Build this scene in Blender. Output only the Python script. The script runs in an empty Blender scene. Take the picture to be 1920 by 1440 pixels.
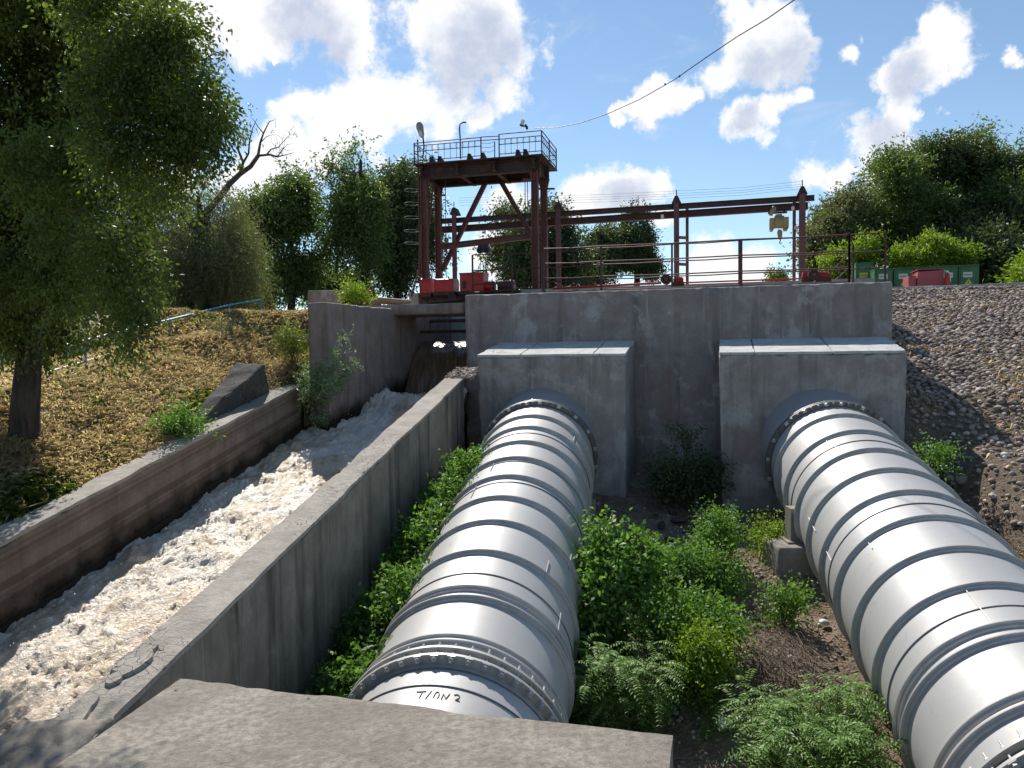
import bpy, math, random
import numpy as np
from mathutils import Vector, Matrix
R=math.radians
rng=np.random.default_rng(7)
scene=bpy.context.scene
col=scene.collection
# ------------------------------------------------------------------ camera
F=1442.0
_p=math.atan((720-665)/F); _r=R(0.6)
FW=np.array([0,math.cos(_p),-math.sin(_p)]); _u0=np.array([0,math.sin(_p),math.cos(_p)]); _r0=np.array([1.,0,0])
RT=math.cos(_r)*_r0-math.sin(_r)*_u0; UP=math.cos(_r)*_u0+math.sin(_r)*_r0
cam=bpy.data.cameras.new('camera'); camo=bpy.data.objects.new('camera',cam); col.objects.link(camo)
M=Matrix.Identity(4)
for i in range(3):
    M[i][0]=RT[i]; M[i][1]=UP[i]; M[i][2]=-FW[i]
camo.matrix_world=M
cam.sensor_width=36; cam.lens=36*F/1920; cam.clip_end=5000; cam.clip_start=0.05
scene.camera=camo
# ------------------------------------------------------------------ light
SUN_AZ=-15.0; SUN_EL=46.0      # azimuth measured from +Y, positive towards +X
scene.view_settings.view_transform='Standard'; scene.view_settings.look='None'
scene.view_settings.exposure=0.55; scene.view_settings.gamma=1.0
sd=bpy.data.lights.new('sun','SUN'); sd.energy=4.2; sd.angle=R(0.55); sd.color=(1,.95,.87)
so=bpy.data.objects.new('sun',sd); col.objects.link(so)
sv=Vector((math.sin(R(SUN_AZ))*math.cos(R(SUN_EL)),math.cos(R(SUN_AZ))*math.cos(R(SUN_EL)),math.sin(R(SUN_EL))))
so.rotation_euler=sv.to_track_quat('Z','Y').to_euler()

def ray(x,y): return (FW*F+RT*(x-960)-UP*(y-720))/F
CA,SA=math.cos(R(15)),math.sin(R(15))
def W(u,v,z): return np.array([u*CA+v*SA,-u*SA+v*CA,z])          # head-wall frame -> world
def toW(P): return (P[0]*CA-P[1]*SA,P[0]*SA+P[1]*CA,P[2])
def PV(x,y,v):                                                   # photo point at wall-frame depth v
    r=ray(x,y); return r*(v/(r[0]*SA+r[1]*CA))
def PU(x,y,v): return toW(PV(x,y,v))
def PY(x,y,Y): r=ray(x,y); return r*(Y/r[1])
def PZ(x,y,z): r=ray(x,y); return r*(z/r[2])

# ------------------------------------------------------------------ node helpers
class NT:
    def __init__(s,tree): s.t=tree; s.n=tree.nodes; s.l=tree.links
    def new(s,typ,**kw):
        n=s.n.new(typ)
        for k,v in kw.items(): setattr(n,k,v)
        return n
    def link(s,a,b): s.l.new(a,b)
    def val(s,sock,v):
        if isinstance(v,bpy.types.NodeSocket): s.link(v,sock)
        else: sock.default_value=v
    def math(s,op,a,b=0.0,c=None,clamp=False):
        n=s.new('ShaderNodeMath',operation=op,use_clamp=clamp); s.val(n.inputs[0],a); s.val(n.inputs[1],b)
        if c is not None: s.val(n.inputs[2],c)
        return n.outputs[0]
    def noise(s,vec,scale,detail=4,rough=.55,dist=0):
        n=s.new('ShaderNodeTexNoise'); s.link(vec,n.inputs['Vector']); n.inputs['Scale'].default_value=scale
        n.inputs['Detail'].default_value=detail; n.inputs['Roughness'].default_value=rough; n.inputs['Distortion'].default_value=dist
        return n.outputs['Fac']
    def ramp(s,f,a,b,lo=0.0,hi=1.0,smooth=True):
        n=s.new('ShaderNodeMapRange'); n.interpolation_type='SMOOTHSTEP' if smooth else 'LINEAR'
        s.val(n.inputs[0],f); n.inputs[1].default_value=a; n.inputs[2].default_value=b; n.inputs[3].default_value=lo; n.inputs[4].default_value=hi
        return n.outputs[0]
    def mix(s,f,a,b,blend='MIX'):
        n=s.new('ShaderNodeMix',data_type='RGBA',blend_type=blend)
        s.val(n.inputs[0],f)
        for i,c in ((6,a),(7,b)):
            if isinstance(c,bpy.types.NodeSocket): s.link(c,n.inputs[i])
            else: n.inputs[i].default_value=(*c,1) if len(c)==3 else c
        return n.outputs[2]
    def scale(s,vec,sx,sy,sz):
        n=s.new('ShaderNodeMapping'); n.inputs['Scale'].default_value=(sx,sy,sz); s.link(vec,n.inputs['Vector']); return n.outputs[0]
    def bump(s,h,strength,dist=.02,normal=None):
        n=s.new('ShaderNodeBump'); n.inputs['Strength'].default_value=strength; n.inputs['Distance'].default_value=dist
        s.link(h,n.inputs['Height'])
        if normal is not None: s.link(normal,n.inputs['Normal'])
        return n.outputs[0]
def newmat(name):
    m=bpy.data.materials.new(name); m.use_nodes=True; t=NT(m.node_tree); m.node_tree.nodes.clear()
    o=t.new('ShaderNodeOutputMaterial'); b=t.new('ShaderNodeBsdfPrincipled'); t.link(b.outputs[0],o.inputs[0])
    return m,t,b,o
def pos(t): return t.new('ShaderNodeNewGeometry').outputs['Position']

# ------------------------------------------------------------------ world: sky + cumulus
world=bpy.data.worlds.new('World'); scene.world=world; world.use_nodes=True
t=NT(world.node_tree); t.n.clear()
sky=t.new('ShaderNodeTexSky',sky_type='NISHITA'); sky.sun_disc=False; sky.sun_elevation=R(SUN_EL); sky.sun_rotation=R(SUN_AZ)
sky.altitude=900; sky.air_density=1.0; sky.dust_density=.1; sky.ozone_density=1.6
tc=t.new('ShaderNodeTexCoord').outputs['Generated']
blobs=[(820,55,85),(905,50,85),(965,110,62),(850,150,85),(945,165,62),(770,195,78),(695,205,70),(625,195,55),(565,190,42),(600,245,52),(525,205,24),(700,245,45),(820,215,50),(900,215,40),
(560,10,95),(455,45,70),(640,45,62),(380,10,70),(500,70,50),(670,85,25),(505,125,10),
(1385,65,62),(1440,50,58),(1400,120,62),(1470,110,58),(1350,150,34),(1500,70,36),(1430,150,32),
(1240,200,42),(1205,212,24),(1285,205,22),(1166,222,16),(1405,232,34),(1450,218,36),(1492,205,28),(1540,212,12),
(1765,50,42),(1780,90,36),(1740,110,46),(1690,135,46),(1660,150,34),(1690,190,36),(1665,240,44),(1620,285,50),(1660,285,36),(1560,335,28),(1525,328,32),(1600,90,22),(1625,60,14),(1725,205,22),(1920,95,18),(1780,192,16),
(1170,360,58),(1105,372,42),(1232,345,32),(960,378,46),(1330,480,62),(1395,510,70),(525,290,66),(470,345,62),(580,300,40),(930,490,60),(1240,420,26),(1620,470,50),(300,330,50),(150,60,60)]
field=None
warp=t.new('ShaderNodeTexNoise'); warp.inputs['Scale'].default_value=9; warp.inputs['Detail'].default_value=9;warp.inputs['Roughness'].default_value=.6; t.link(tc,warp.inputs['Vector'])
wv=t.new('ShaderNodeVectorMath',operation='SUBTRACT'); t.link(warp.outputs['Color'],wv.inputs[0]); wv.inputs[1].default_value=(.5,.5,.5)
ws=t.new('ShaderNodeVectorMath',operation='SCALE'); t.link(wv.outputs[0],ws.inputs[0]); ws.inputs['Scale'].default_value=.10
wa=t.new('ShaderNodeVectorMath',operation='ADD'); t.link(tc,wa.inputs[0]); t.link(ws.outputs[0],wa.inputs[1])
def blob(x,y,r,vec):
    d=ray(x,y); sc=np.linalg.norm(d); d=d/sc
    n=t.new('ShaderNodeVectorMath',operation='DISTANCE'); t.link(vec,n.inputs[0]); n.inputs[1].default_value=tuple(d)
    return t.math('MULTIPLY_ADD',n.outputs['Value'],-F*1.0/(r*1.12),1.0)
for (x,y,r) in blobs:
    m_=blob(x,y,r,wa.outputs[0])
    field=m_ if field is None else t.math('SMOOTH_MAX',field,m_,.25)
n1=t.noise(tc,14,10,.62); n2=t.noise(tc,45,8,.6)
fsum=t.math('ADD',field,t.math('MULTIPLY_ADD',n1,2.3,-1.15))
fsum=t.math('ADD',fsum,t.math('MULTIPLY_ADD',n2,.5,-.25))
n3=t.noise(tc,110,6,.6)
fsum=t.math('ADD',fsum,t.math('MULTIPLY_ADD',n3,.3,-.15))
mask=t.ramp(fsum,.0,.5)
wisp=t.math('MULTIPLY',t.ramp(t.noise(t.scale(tc,1,1,2.2),7,8,.62,.6),.56,.86),.35)
mask=t.math('MAXIMUM',mask,wisp)
# grey undersides where a cloud is thick
dk=None
for (x,y,r) in [(885,120,85),(930,85,60),(830,150,50),(1475,115,62),(1420,130,50),(1410,235,24),(1700,150,40),(1640,270,45),(600,80,60),(560,40,60),(1180,372,40)]:
    m_=blob(x,y,r,wa.outputs[0]); dk=m_ if dk is None else t.math('SMOOTH_MAX',dk,m_,.2)
dk=t.math('ADD',dk,t.math('MULTIPLY_ADD',n1,1.2,-.6))
dk=t.ramp(dk,-.1,.75)
ccol=t.mix(dk,(7.2,7.2,7.2),(3.6,4.1,5.2))
ccol=t.mix(t.ramp(n2,.35,.7),ccol,(7.0,7.1,7.3))
ccol=t.mix(t.math('MULTIPLY',dk,.75),ccol,(4.0,4.45,5.5))
skyc=t.mix(1.0,sky.outputs[0],(.94,.97,.93),'MULTIPLY')
fin=t.mix(mask,skyc,ccol)
bg=t.new('ShaderNodeBackground'); t.link(fin,bg.inputs[0]); bg.inputs[1].default_value=.10
wo=t.new('ShaderNodeOutputWorld'); t.link(bg.outputs[0],wo.inputs[0])
world.cycles.sampling_method='MANUAL'; world.cycles.sample_map_resolution=512

# ------------------------------------------------------------------ numpy noise
def _hash(i,j,k,s):
    n=(i*374761393+j*668265263+k*2147483647+s*1274126177)&0xffffffff
    n=((n^(n>>13))*1274126177)&0xffffffff
    n=((n^(n>>16))*2246822519)&0xffffffff
    return ((n^(n>>15))&0xffffff)/float(0xffffff)
def vnoise(P,s=0):
    P=np.asarray(P,float); I=np.floor(P).astype(np.int64); f=P-I; f=f*f*(3-2*f)
    i,j,k=I[...,0],I[...,1],I[...,2]; fx,fy,fz=f[...,0],f[...,1],f[...,2]
    r=0
    for a in (0,1):
        for b in (0,1):
            for c in (0,1):
                w=(fx if a else 1-fx)*(fy if b else 1-fy)*(fz if c else 1-fz)
                r=r+w*_hash(i+a,j+b,k+c,s)
    return r
def fbm(P,o=4,s=0,gain=.5):
    P=np.asarray(P,float); r=0; a=1; n=0
    for q in range(o):
        r=r+a*vnoise(P*(2**q)+q*17.3,s+q); n+=a; a*=gain
    return r/n-.5

# ------------------------------------------------------------------ object helpers
ORG={}
def place(o,c,parent):
    ORG[o.name]=np.array(c,float)
    if parent is not None:
        o.parent=parent; o.location=Vector(np.array(c)-ORG[parent.name])
    else: o.location=Vector(c)
def empty(name,loc,label,cat,group=None):
    o=bpy.data.objects.new(name,None); col.objects.link(o); o.empty_display_size=.2
    place(o,loc,None); tag(o,label,cat,group); return o
def tag(o,label=None,cat=None,group=None,kind=None):
    if label: o['label']=label
    if cat: o['category']=cat
    if group: o['group']=group
    if kind: o['kind']=kind
    return o
def mk(name,V,Fc,mat,parent=None,smooth=False,attr=None,center=True,angle=None):
    """V (n,3); Fc: array (m,k) or list of lists"""
    V=np.asarray(V,float)
    lo,hi=V.min(0),V.max(0)
    c=np.array([(lo[0]+hi[0])/2,(lo[1]+hi[1])/2,lo[2]])
    me=bpy.data.meshes.new(name)
    L=(V-c)
    if isinstance(Fc,np.ndarray):
        m,k=Fc.shape
        me.vertices.add(len(L)); me.vertices.foreach_set('co',L.astype(np.float32).ravel())
        me.loops.add(m*k); me.loops.foreach_set('vertex_index',Fc.astype(np.int32).ravel())
        me.polygons.add(m); me.polygons.foreach_set('loop_start',np.arange(0,m*k,k,dtype=np.int32))
        me.polygons.foreach_set('loop_total',np.full(m,k,dtype=np.int32))
        me.update(calc_edges=True)
    else:
        me.from_pydata([tuple(p) for p in L],[],[tuple(f) for f in Fc]); me.update()
    if smooth: me.polygons.foreach_set('use_smooth',np.ones(len(me.polygons),dtype=bool))
    if attr is not None:
        for an,av in attr.items():
            dom='FACE' if len(av)==len(me.polygons) else 'POINT'
            a=me.attributes.new(an,'FLOAT',dom); a.data.foreach_set('value',np.asarray(av,np.float32))
    if mat: me.materials.append(mat)
    if smooth and angle:
        me.set_sharp_from_angle(angle=R(angle))
    o=bpy.data.objects.new(name,me); col.objects.link(o); place(o,c,parent)
    return o
class MB:
    def __init__(s): s.v=[]; s.f=[]
    def add(s,V,Fc):
        b=len(s.v); s.v+= [np.array(p,float) for p in V]; s.f+=[[i+b for i in f] for f in Fc]; return s
    def hexa(s,c8):   # c8: bottom 4 (ccw), top 4
        return s.add(c8,[(3,2,1,0),(4,5,6,7),(0,1,5,4),(1,2,6,5),(2,3,7,6),(3,0,4,7)])
    def box(s,u0,u1,v0,v1,z0,z1):  # wall frame
        return s.hexa([W(u0,v0,z0),W(u1,v0,z0),W(u1,v1,z0),W(u0,v1,z0),W(u0,v0,z1),W(u1,v0,z1),W(u1,v1,z1),W(u0,v1,z1)])
    def tube(s,pts,r,n=8,cap=True):
        pts=[np.array(p,float) for p in pts]; m=len(pts)
        rs=[r]*m if np.isscalar(r) else list(r)
        V=[];prev=None
        for i,p in enumerate(pts):
            d=pts[min(i+1,m-1)]-pts[max(i-1,0)]; d=d/ (np.linalg.norm(d)+1e-9)
            if prev is None:
                a=np.array([0,0,1.]) if abs(d[2])<.9 else np.array([1.,0,0])
            else: a=prev
            x=a-d*(a@d); x/=np.linalg.norm(x)+1e-9; y=np.cross(d,x); prev=x
            for k in range(n):
                an=2*math.pi*k/n; V.append(p+rs[i]*(math.cos(an)*x+math.sin(an)*y))
        Fc=[(i*n+k,i*n+(k+1)%n,(i+1)*n+(k+1)%n,(i+1)*n+k) for i in range(m-1) for k in range(n)]
        if cap: Fc+= [tuple(range(n-1,-1,-1)),tuple((m-1)*n+k for k in range(n))]
        return s.add(V,Fc)
    def bar(s,a,b,w,h,up=(0,0,1)):   # rectangular section beam
        a=np.array(a,float);b=np.array(b,float);d=b-a;d/=np.linalg.norm(d); up=np.array(up,float)
        if abs(d@up)>.97: up=W(0,1,0)
        x=np.cross(d,up);x/=np.linalg.norm(x);y=np.cross(x,d)
        c=lambda p,i,j:p+x*w/2*i+y*h/2*j
        return s.hexa([c(a,-1,-1),c(a,1,-1),c(b,1,-1),c(b,-1,-1),c(a,-1,1),c(a,1,1),c(b,1,1),c(b,-1,1)])
    def ibeam(s,a,b,w,h,th=None,up=(0,0,1)):
        th=th or h*.1
        a=np.array(a,float);b=np.array(b,float);d=b-a;d/=np.linalg.norm(d); up=np.array(up,float)
        if abs(d@up)>.97: up=W(0,1,0)
        x=np.cross(d,up);x/=np.linalg.norm(x);y=np.cross(x,d)
        s.bar(a+y*(h/2-th/2),b+y*(h/2-th/2),w,th,up); s.bar(a-y*(h/2-th/2),b-y*(h/2-th/2),w,th,up)
        return s.bar(a,b,th,h-2*th,up)
    def ell(s,c,rx,ry,rz,n=10,m=7):
        V=[];
        for i in range(m+1):
            ph=math.pi*i/m
            for k in range(n):
                an=2*math.pi*k/n; V.append(np.array(c)+[rx*math.sin(ph)*math.cos(an),ry*math.sin(ph)*math.sin(an),rz*math.cos(ph)])
        return s.add(V,[(i*n+k,(i+1)*n+k,(i+1)*n+(k+1)%n,i*n+(k+1)%n) for i in range(m) for k in range(n)])
    def build(s,name,mat,parent=None,smooth=False,angle=35):
        return mk(name,np.array(s.v),s.f,mat,parent,smooth,angle=angle)

def rough_hexa(name,c8,mat,res=.12,amp=.012,chip=.03,parent=None,seed=0,freq=2.5):
    """concrete block: hexahedron whose faces are gridded and displaced; arrises chipped"""
    c=[np.array(p,float) for p in c8]; ctr=sum(c)/8
    faces=[(0,3,2,1),(4,5,6,7),(0,1,5,4),(1,2,6,5),(2,3,7,6),(3,0,4,7)]
    VV=[];FF=[];b=0
    for f in faces:
        A,B,C,D=[c[i] for i in f]
        lu=max(np.linalg.norm(B-A),np.linalg.norm(C-D)); lv=max(np.linalg.norm(D-A),np.linalg.norm(C-B))
        nu=int(min(220,max(2,math.ceil(lu/res)))); nv=int(min(220,max(2,math.ceil(lv/res))))
        def warp(n,l):   # finer rows beside the arrises
            x=np.linspace(0,1,n+1); e=min(.03/l,.3/n)
            return np.unique(np.concatenate([[0,e],x[1:-1],[1-e,1]]))
        U=warp(nu,lu);Vv=warp(nv,lv); gu,gv=np.meshgrid(U,Vv)
        P=(A*((1-gu)*(1-gv))[...,None]+B*(gu*(1-gv))[...,None]+C*(gu*gv)[...,None]+D*((1-gu)*gv)[...,None])
        de=np.minimum(np.minimum(gu,1-gu)*lu,np.minimum(gv,1-gv)*lv)
        N=np.stack([fbm(P*freq+9,4,seed),fbm(P*freq+31,4,seed+9),fbm(P*freq+57,4,seed+19)],-1)
        P2=P+N*2*amp
        ch=np.clip(fbm(P*5+3,4,seed+5)*2.4,0,1)*chip*2.2*np.exp(-(de/.035)**2)+chip*.35*np.exp(-(de/.012)**2)
        dv=ctr-P; dv/=np.linalg.norm(dv,axis=-1,keepdims=True)+1e-9
        # pull toward the inside: use the average of the two near face normals by going to the centre line
        P2=P2+dv*ch[...,None]
        h,w=gu.shape
        VV.append(P2.reshape(-1,3)); idx=np.arange(h*w).reshape(h,w)+b
        FF.append(np.stack([idx[:-1,:-1],idx[:-1,1:],idx[1:,1:],idx[1:,:-1]],-1).reshape(-1,4)); b+=h*w
    return mk(name,np.concatenate(VV),np.concatenate(FF),mat,parent,smooth=True)
def wbox8(u0,u1,v0,v1,z0,z1):
    return [W(u0,v0,z0),W(u1,v0,z0),W(u1,v1,z0),W(u0,v1,z0),W(u0,v0,z1),W(u1,v0,z1),W(u1,v1,z1),W(u0,v1,z1)]

# ------------------------------------------------------------------ materials
def concrete(name,base,dark,light,streak=.5,patch=.3,pink=0.0,bumpk=.5,crack=0.0,wet=None,rough=.9,specks=.25):
    m,t,b,o=newmat(name); p=pos(t)
    big=t.noise(p,.9,5,.6); mid=t.noise(p,3.2,6,.62); fine=t.noise(p,28,5,.65); vf=t.noise(p,110,3,.6)
    st=t.noise(t.scale(p,4.2,4.2,.32),1.0,6,.62,.25)
    c=t.mix(t.ramp(mid,.3,.7),tuple(x*.82 for x in base),tuple(min(1,x*1.15) for x in base))
    c=t.mix(t.math('MULTIPLY',t.ramp(st,.47,.72),streak),c,dark)
    st2=t.noise(t.scale(p,7,7,.4),1.3,5,.6,.2)
    c=t.mix(t.math('MULTIPLY',t.ramp(st2,.56,.72),streak*.6),c,light)
    pm=t.ramp(t.math('ADD',t.noise(t.scale(p,1.1,1.1,.75),1.3,8,.68,.6),t.math('MULTIPLY',mid,.25)),.66,.74)
    c=t.mix(t.math('MULTIPLY',pm,patch),c,light)
    if pink>0:
        q=t.ramp(t.noise(t.scale(p,1,1,.8),1.1,5,.6,.5),.58,.66); c=t.mix(t.math('MULTIPLY',q,pink),c,(.30,.20,.18))
    c=t.mix(t.math('MULTIPLY',t.ramp(big,.5,.75),.45),c,dark)
    c=t.mix(t.math('MULTIPLY',t.ramp(fine,.35,.65),specks),c,tuple(x*.55 for x in base))
    c=t.mix(t.math('MULTIPLY',t.ramp(vf,.62,.75),.3),c,light)
    h=t.math('ADD',t.math('MULTIPLY',fine,.6),t.math('MULTIPLY',mid,1.2)); h=t.math('ADD',h,t.math('MULTIPLY',vf,.25))
    if crack>0:
        wn=t.new('ShaderNodeTexNoise'); t.link(p,wn.inputs['Vector']); wn.inputs['Scale'].default_value=3
        wsn=t.new('ShaderNodeVectorMath',operation='SCALE'); t.link(wn.outputs['Color'],wsn.inputs[0]); wsn.inputs['Scale'].default_value=.5
        wad=t.new('ShaderNodeVectorMath',operation='ADD'); t.link(p,wad.inputs[0]); t.link(wsn.outputs[0],wad.inputs[1])
        vo=t.new('ShaderNodeTexVoronoi',feature='DISTANCE_TO_EDGE'); t.link(wad.outputs[0],vo.inputs['Vector']); vo.inputs['Scale'].default_value=crack
        ck=t.ramp(vo.outputs['Distance'],.0,.022,1,0)
        ck=t.math('MULTIPLY',ck,t.ramp(t.noise(p,.8,3,.5),.5,.62))
        c=t.mix(t.math('MULTIPLY',ck,.7),c,tuple(x*.4 for x in dark)); h=t.math('SUBTRACT',h,t.math('MULTIPLY',ck,.8))
    if wet is not None: c=wet(t,p,c)
    t.link(c,b.inputs['Base Color']); b.inputs['Roughness'].default_value=rough
    b.inputs['Specular IOR Level'].default_value=.25
    t.link(t.bump(h,bumpk,.02),b.inputs['Normal'])
    return m
CZ=lambda Y:-.64+.1927*(Y-14)     # top of the channel walls (world Y)
def wet_wing(t,p,c): return wet_channel(t,p,c,False)
def wet_channel(t,p,c,boards=True):
    # algae and damp band above the water line of the channel
    sx=t.new('ShaderNodeSeparateXYZ'); t.link(p,sx.inputs[0])
    wl=t.math('MULTIPLY_ADD',sx.outputs[1],.1927,-.64-14*.1927-.88)
    hgt=t.math('SUBTRACT',sx.outputs[2],wl)
    hn=t.math('ADD',hgt,t.math('MULTIPLY_ADD',t.noise(p,1.8,6,.62),-.9,.42))
    k=t.ramp(hn,.05,.42,1,0)
    c=t.mix(t.math('MULTIPLY',k,.85),c,(.055,.04,.022))
    k2=t.ramp(hn,-.02,.16,1,0)
    c=t.mix(t.math('MULTIPLY',k2,.9),c,(.012,.010,.007))
    if not boards: return c
    q=t.math('SUBTRACT',sx.outputs[2],t.math('MULTIPLY',sx.outputs[1],.1927))
    w=t.new('ShaderNodeTexNoise',noise_dimensions='1D'); t.link(t.math('MULTIPLY',q,7.5),w.inputs['W']); w.inputs['Scale'].default_value=1; w.inputs['Detail'].default_value=3
    c=t.mix(t.math('MULTIPLY',t.ramp(w.outputs[0],.47,.58),.55),c,(.075,.05,.036))
    return c
def pits(t,p,c):
    vo=t.new('ShaderNodeTexVoronoi'); t.link(p,vo.inputs['Vector']); vo.inputs['Scale'].default_value=7; vo.inputs['Randomness'].default_value=1
    n=t.noise(p,40,4,.6); k=t.ramp(t.math('ADD',vo.outputs['Distance'],t.math('MULTIPLY_ADD',n,.10,-.05)),.045,.075,1,0); k=t.math('MULTIPLY',k,t.ramp(t.noise(p,2.5,3,.5),.5,.56))
    c=t.mix(k,c,(.05,.045,.04))
    wn=t.noise(p,1.1,6,.6,.6); hair=t.ramp(t.math('ABSOLUTE',t.math('SUBTRACT',wn,.5)),.0,.0035,1,0)
    return t.mix(t.math('MULTIPLY',hair,.55),c,(.09,.08,.065))
M_head=concrete('head_wall_concrete',(.32,.272,.256),(.165,.138,.128),(.50,.465,.46),.85,.6,.6,.5)
M_block=concrete('anchor_block_concrete',(.355,.31,.297),(.19,.163,.153),(.52,.485,.48),.8,.45,.65,.4,0)
M_btop=concrete('block_top_concrete',(.55,.54,.52),(.4,.39,.38),(.62,.62,.61),.05,.2,0,.8,2.0)
M_chl=concrete('channel_left_concrete',(.25,.19,.15),(.10,.075,.058),(.34,.28,.235),.5,.25,.1,.8,0,wet_channel)
M_chr=concrete('channel_right_concrete',(.25,.22,.18),(.075,.066,.052),(.36,.33,.275),1.0,.3,.0,.6,0)
M_ctop=concrete('channel_coping_concrete',(.40,.36,.31),(.26,.23,.19),(.50,.46,.41),.0,.3,0,1.0,9)
M_tall=concrete('wing_wall_concrete',(.29,.23,.205),(.12,.095,.083),(.36,.31,.285),.7,.12,.1,.5,0,wet_wing)
M_fore=concrete('foreground_concrete',(.275,.245,.205),(.16,.14,.115),(.39,.355,.30),.0,.5,0,.7,0,pits,.92,.7)
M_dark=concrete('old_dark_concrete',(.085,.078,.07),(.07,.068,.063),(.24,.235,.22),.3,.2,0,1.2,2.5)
M_ped=concrete('pedestal_concrete',(.26,.24,.21),(.13,.12,.10),(.36,.34,.31),.4,.2,0,.8,0)
M_deck=concrete('deck_concrete',(.40,.37,.33),(.26,.24,.21),(.5,.47,.43),0,.3,0,.6,1.5)

def metal_paint(name,colr,rough=.45,metallic=0.0,dirt=.25,dirtc=(.12,.07,.05),scale=6,rust=0.0,bumpk=.1):
    m,t,b,o=newmat(name); p=pos(t)
    n=t.noise(p,scale,6,.65); f=t.noise(p,scale*8,4,.6)
    c=t.mix(t.math('MULTIPLY',t.ramp(n,.45,.75),dirt),colr,dirtc)
    if rust>0: c=t.mix(t.math('MULTIPLY',t.ramp(t.noise(p,scale*2.3,6,.7,.4),.52,.62),rust),c,(.16,.06,.025))
    c=t.mix(t.math('MULTIPLY',t.ramp(f,.4,.7),dirt*.6),c,tuple(x*.6 for x in colr))
    t.link(c,b.inputs['Base Color']); b.inputs['Metallic'].default_value=metallic
    t.link(t.ramp(n,.3,.8,rough-.06,rough+.12),b.inputs['Roughness'])
    t.link(t.bump(f,bumpk,.01),b.inputs['Normal'])
    return m
M_rust=metal_paint('rusty_red_steel',(.15,.052,.042),.7,0,.7,(.06,.03,.025),3,.6,.4)
M_rustd=metal_paint('dark_rusty_steel',(.055,.028,.025),.75,0,.6,(.025,.016,.015),3,.5,.4)
M_bead=metal_paint('brown_red_beam_paint',(.075,.024,.026),.6,0,.5,(.035,.017,.018),4,.35,.3)
M_post=metal_paint('faded_red_post_paint',(.15,.055,.055),.6,0,.5,(.06,.028,.03),4,.3,.3)
M_red=metal_paint('red_machine_paint',(.50,.022,.018),.45,0,.45,(.16,.02,.015),5,.3,.2)
M_red2=metal_paint('dull_maroon_paint',(.13,.05,.065),.55,0,.4,(.05,.025,.03),5,.3,.2)
M_rail=metal_paint('dark_red_rail_paint',(.075,.022,.02),.6,0,.4,(.03,.017,.015),6,.4,.2)
M_blue=metal_paint('navy_rail_paint',(.012,.018,.055),.75,0,.4,(.03,.02,.02),8,.2,.1)
M_lblue=metal_paint('light_blue_rail_paint',(.10,.30,.48),.5,0,.3,(.1,.12,.13),8,.1,.1)
M_yel=metal_paint('dull_yellow_hoist_paint',(.36,.27,.11),.5,0,.55,(.12,.09,.05),7,.35,.2)
M_green=metal_paint('green_cabinet_paint',(.03,.15,.055),.5,0,.25,(.02,.05,.025),3,0,.05)
M_pink=metal_paint('pinkish_red_box_paint',(.38,.07,.085),.6,0,.35,(.45,.2,.2),5,0,.1)
M_black=metal_paint('black_rubber',(.02,.02,.022),.6)
M_wire=metal_paint('dark_cable',(.03,.03,.035),.6)
M_wirel=metal_paint('pale_wire',(.35,.36,.38),.5)
M_grey=metal_paint('galvanised_grey',(.40,.41,.42),.5,.4,.3,(.2,.18,.16),9,.2)
M_bolt=metal_paint('bolt_steel',(.52,.52,.52),.42,.6,.4,(.22,.19,.16),20,.2)
M_gask=metal_paint('dark_flange_steel',(.17,.175,.18),.5,.4,.5,(.07,.065,.06),12,.25)
M_lamp=metal_paint('lamp_housing_grey',(.30,.29,.26),.5,0,.3,(.15,.14,.12),8)
M_white=metal_paint('white_plastic',(.72,.72,.70),.45,0,.15,(.4,.38,.35),8)
M_rpipe=metal_paint('rusty_sand_pipe',(.42,.24,.16),.8,0,.6,(.2,.09,.05),6,.5,.3)
M_sign=metal_paint('pale_sign_plate',(.58,.62,.54),.5,0,.15,(.4,.45,.4),20)
M_ysign=metal_paint('yellow_sign_plate',(.60,.55,.08),.5,0,.15,(.4,.4,.1),20)
M_ink=metal_paint('dark_lettering',(.05,.07,.04),.7)
M_mark=metal_paint('faded_brown_marking',(.22,.19,.17),.7)
M_saddle=metal_paint('weathered_saddle_steel',(.24,.22,.19),.7,.1,.5,(.12,.10,.08),9,.3)
M_bag=metal_paint('white_polythene',(.66,.67,.70),.35,0,.3,(.45,.42,.4),14)
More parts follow.
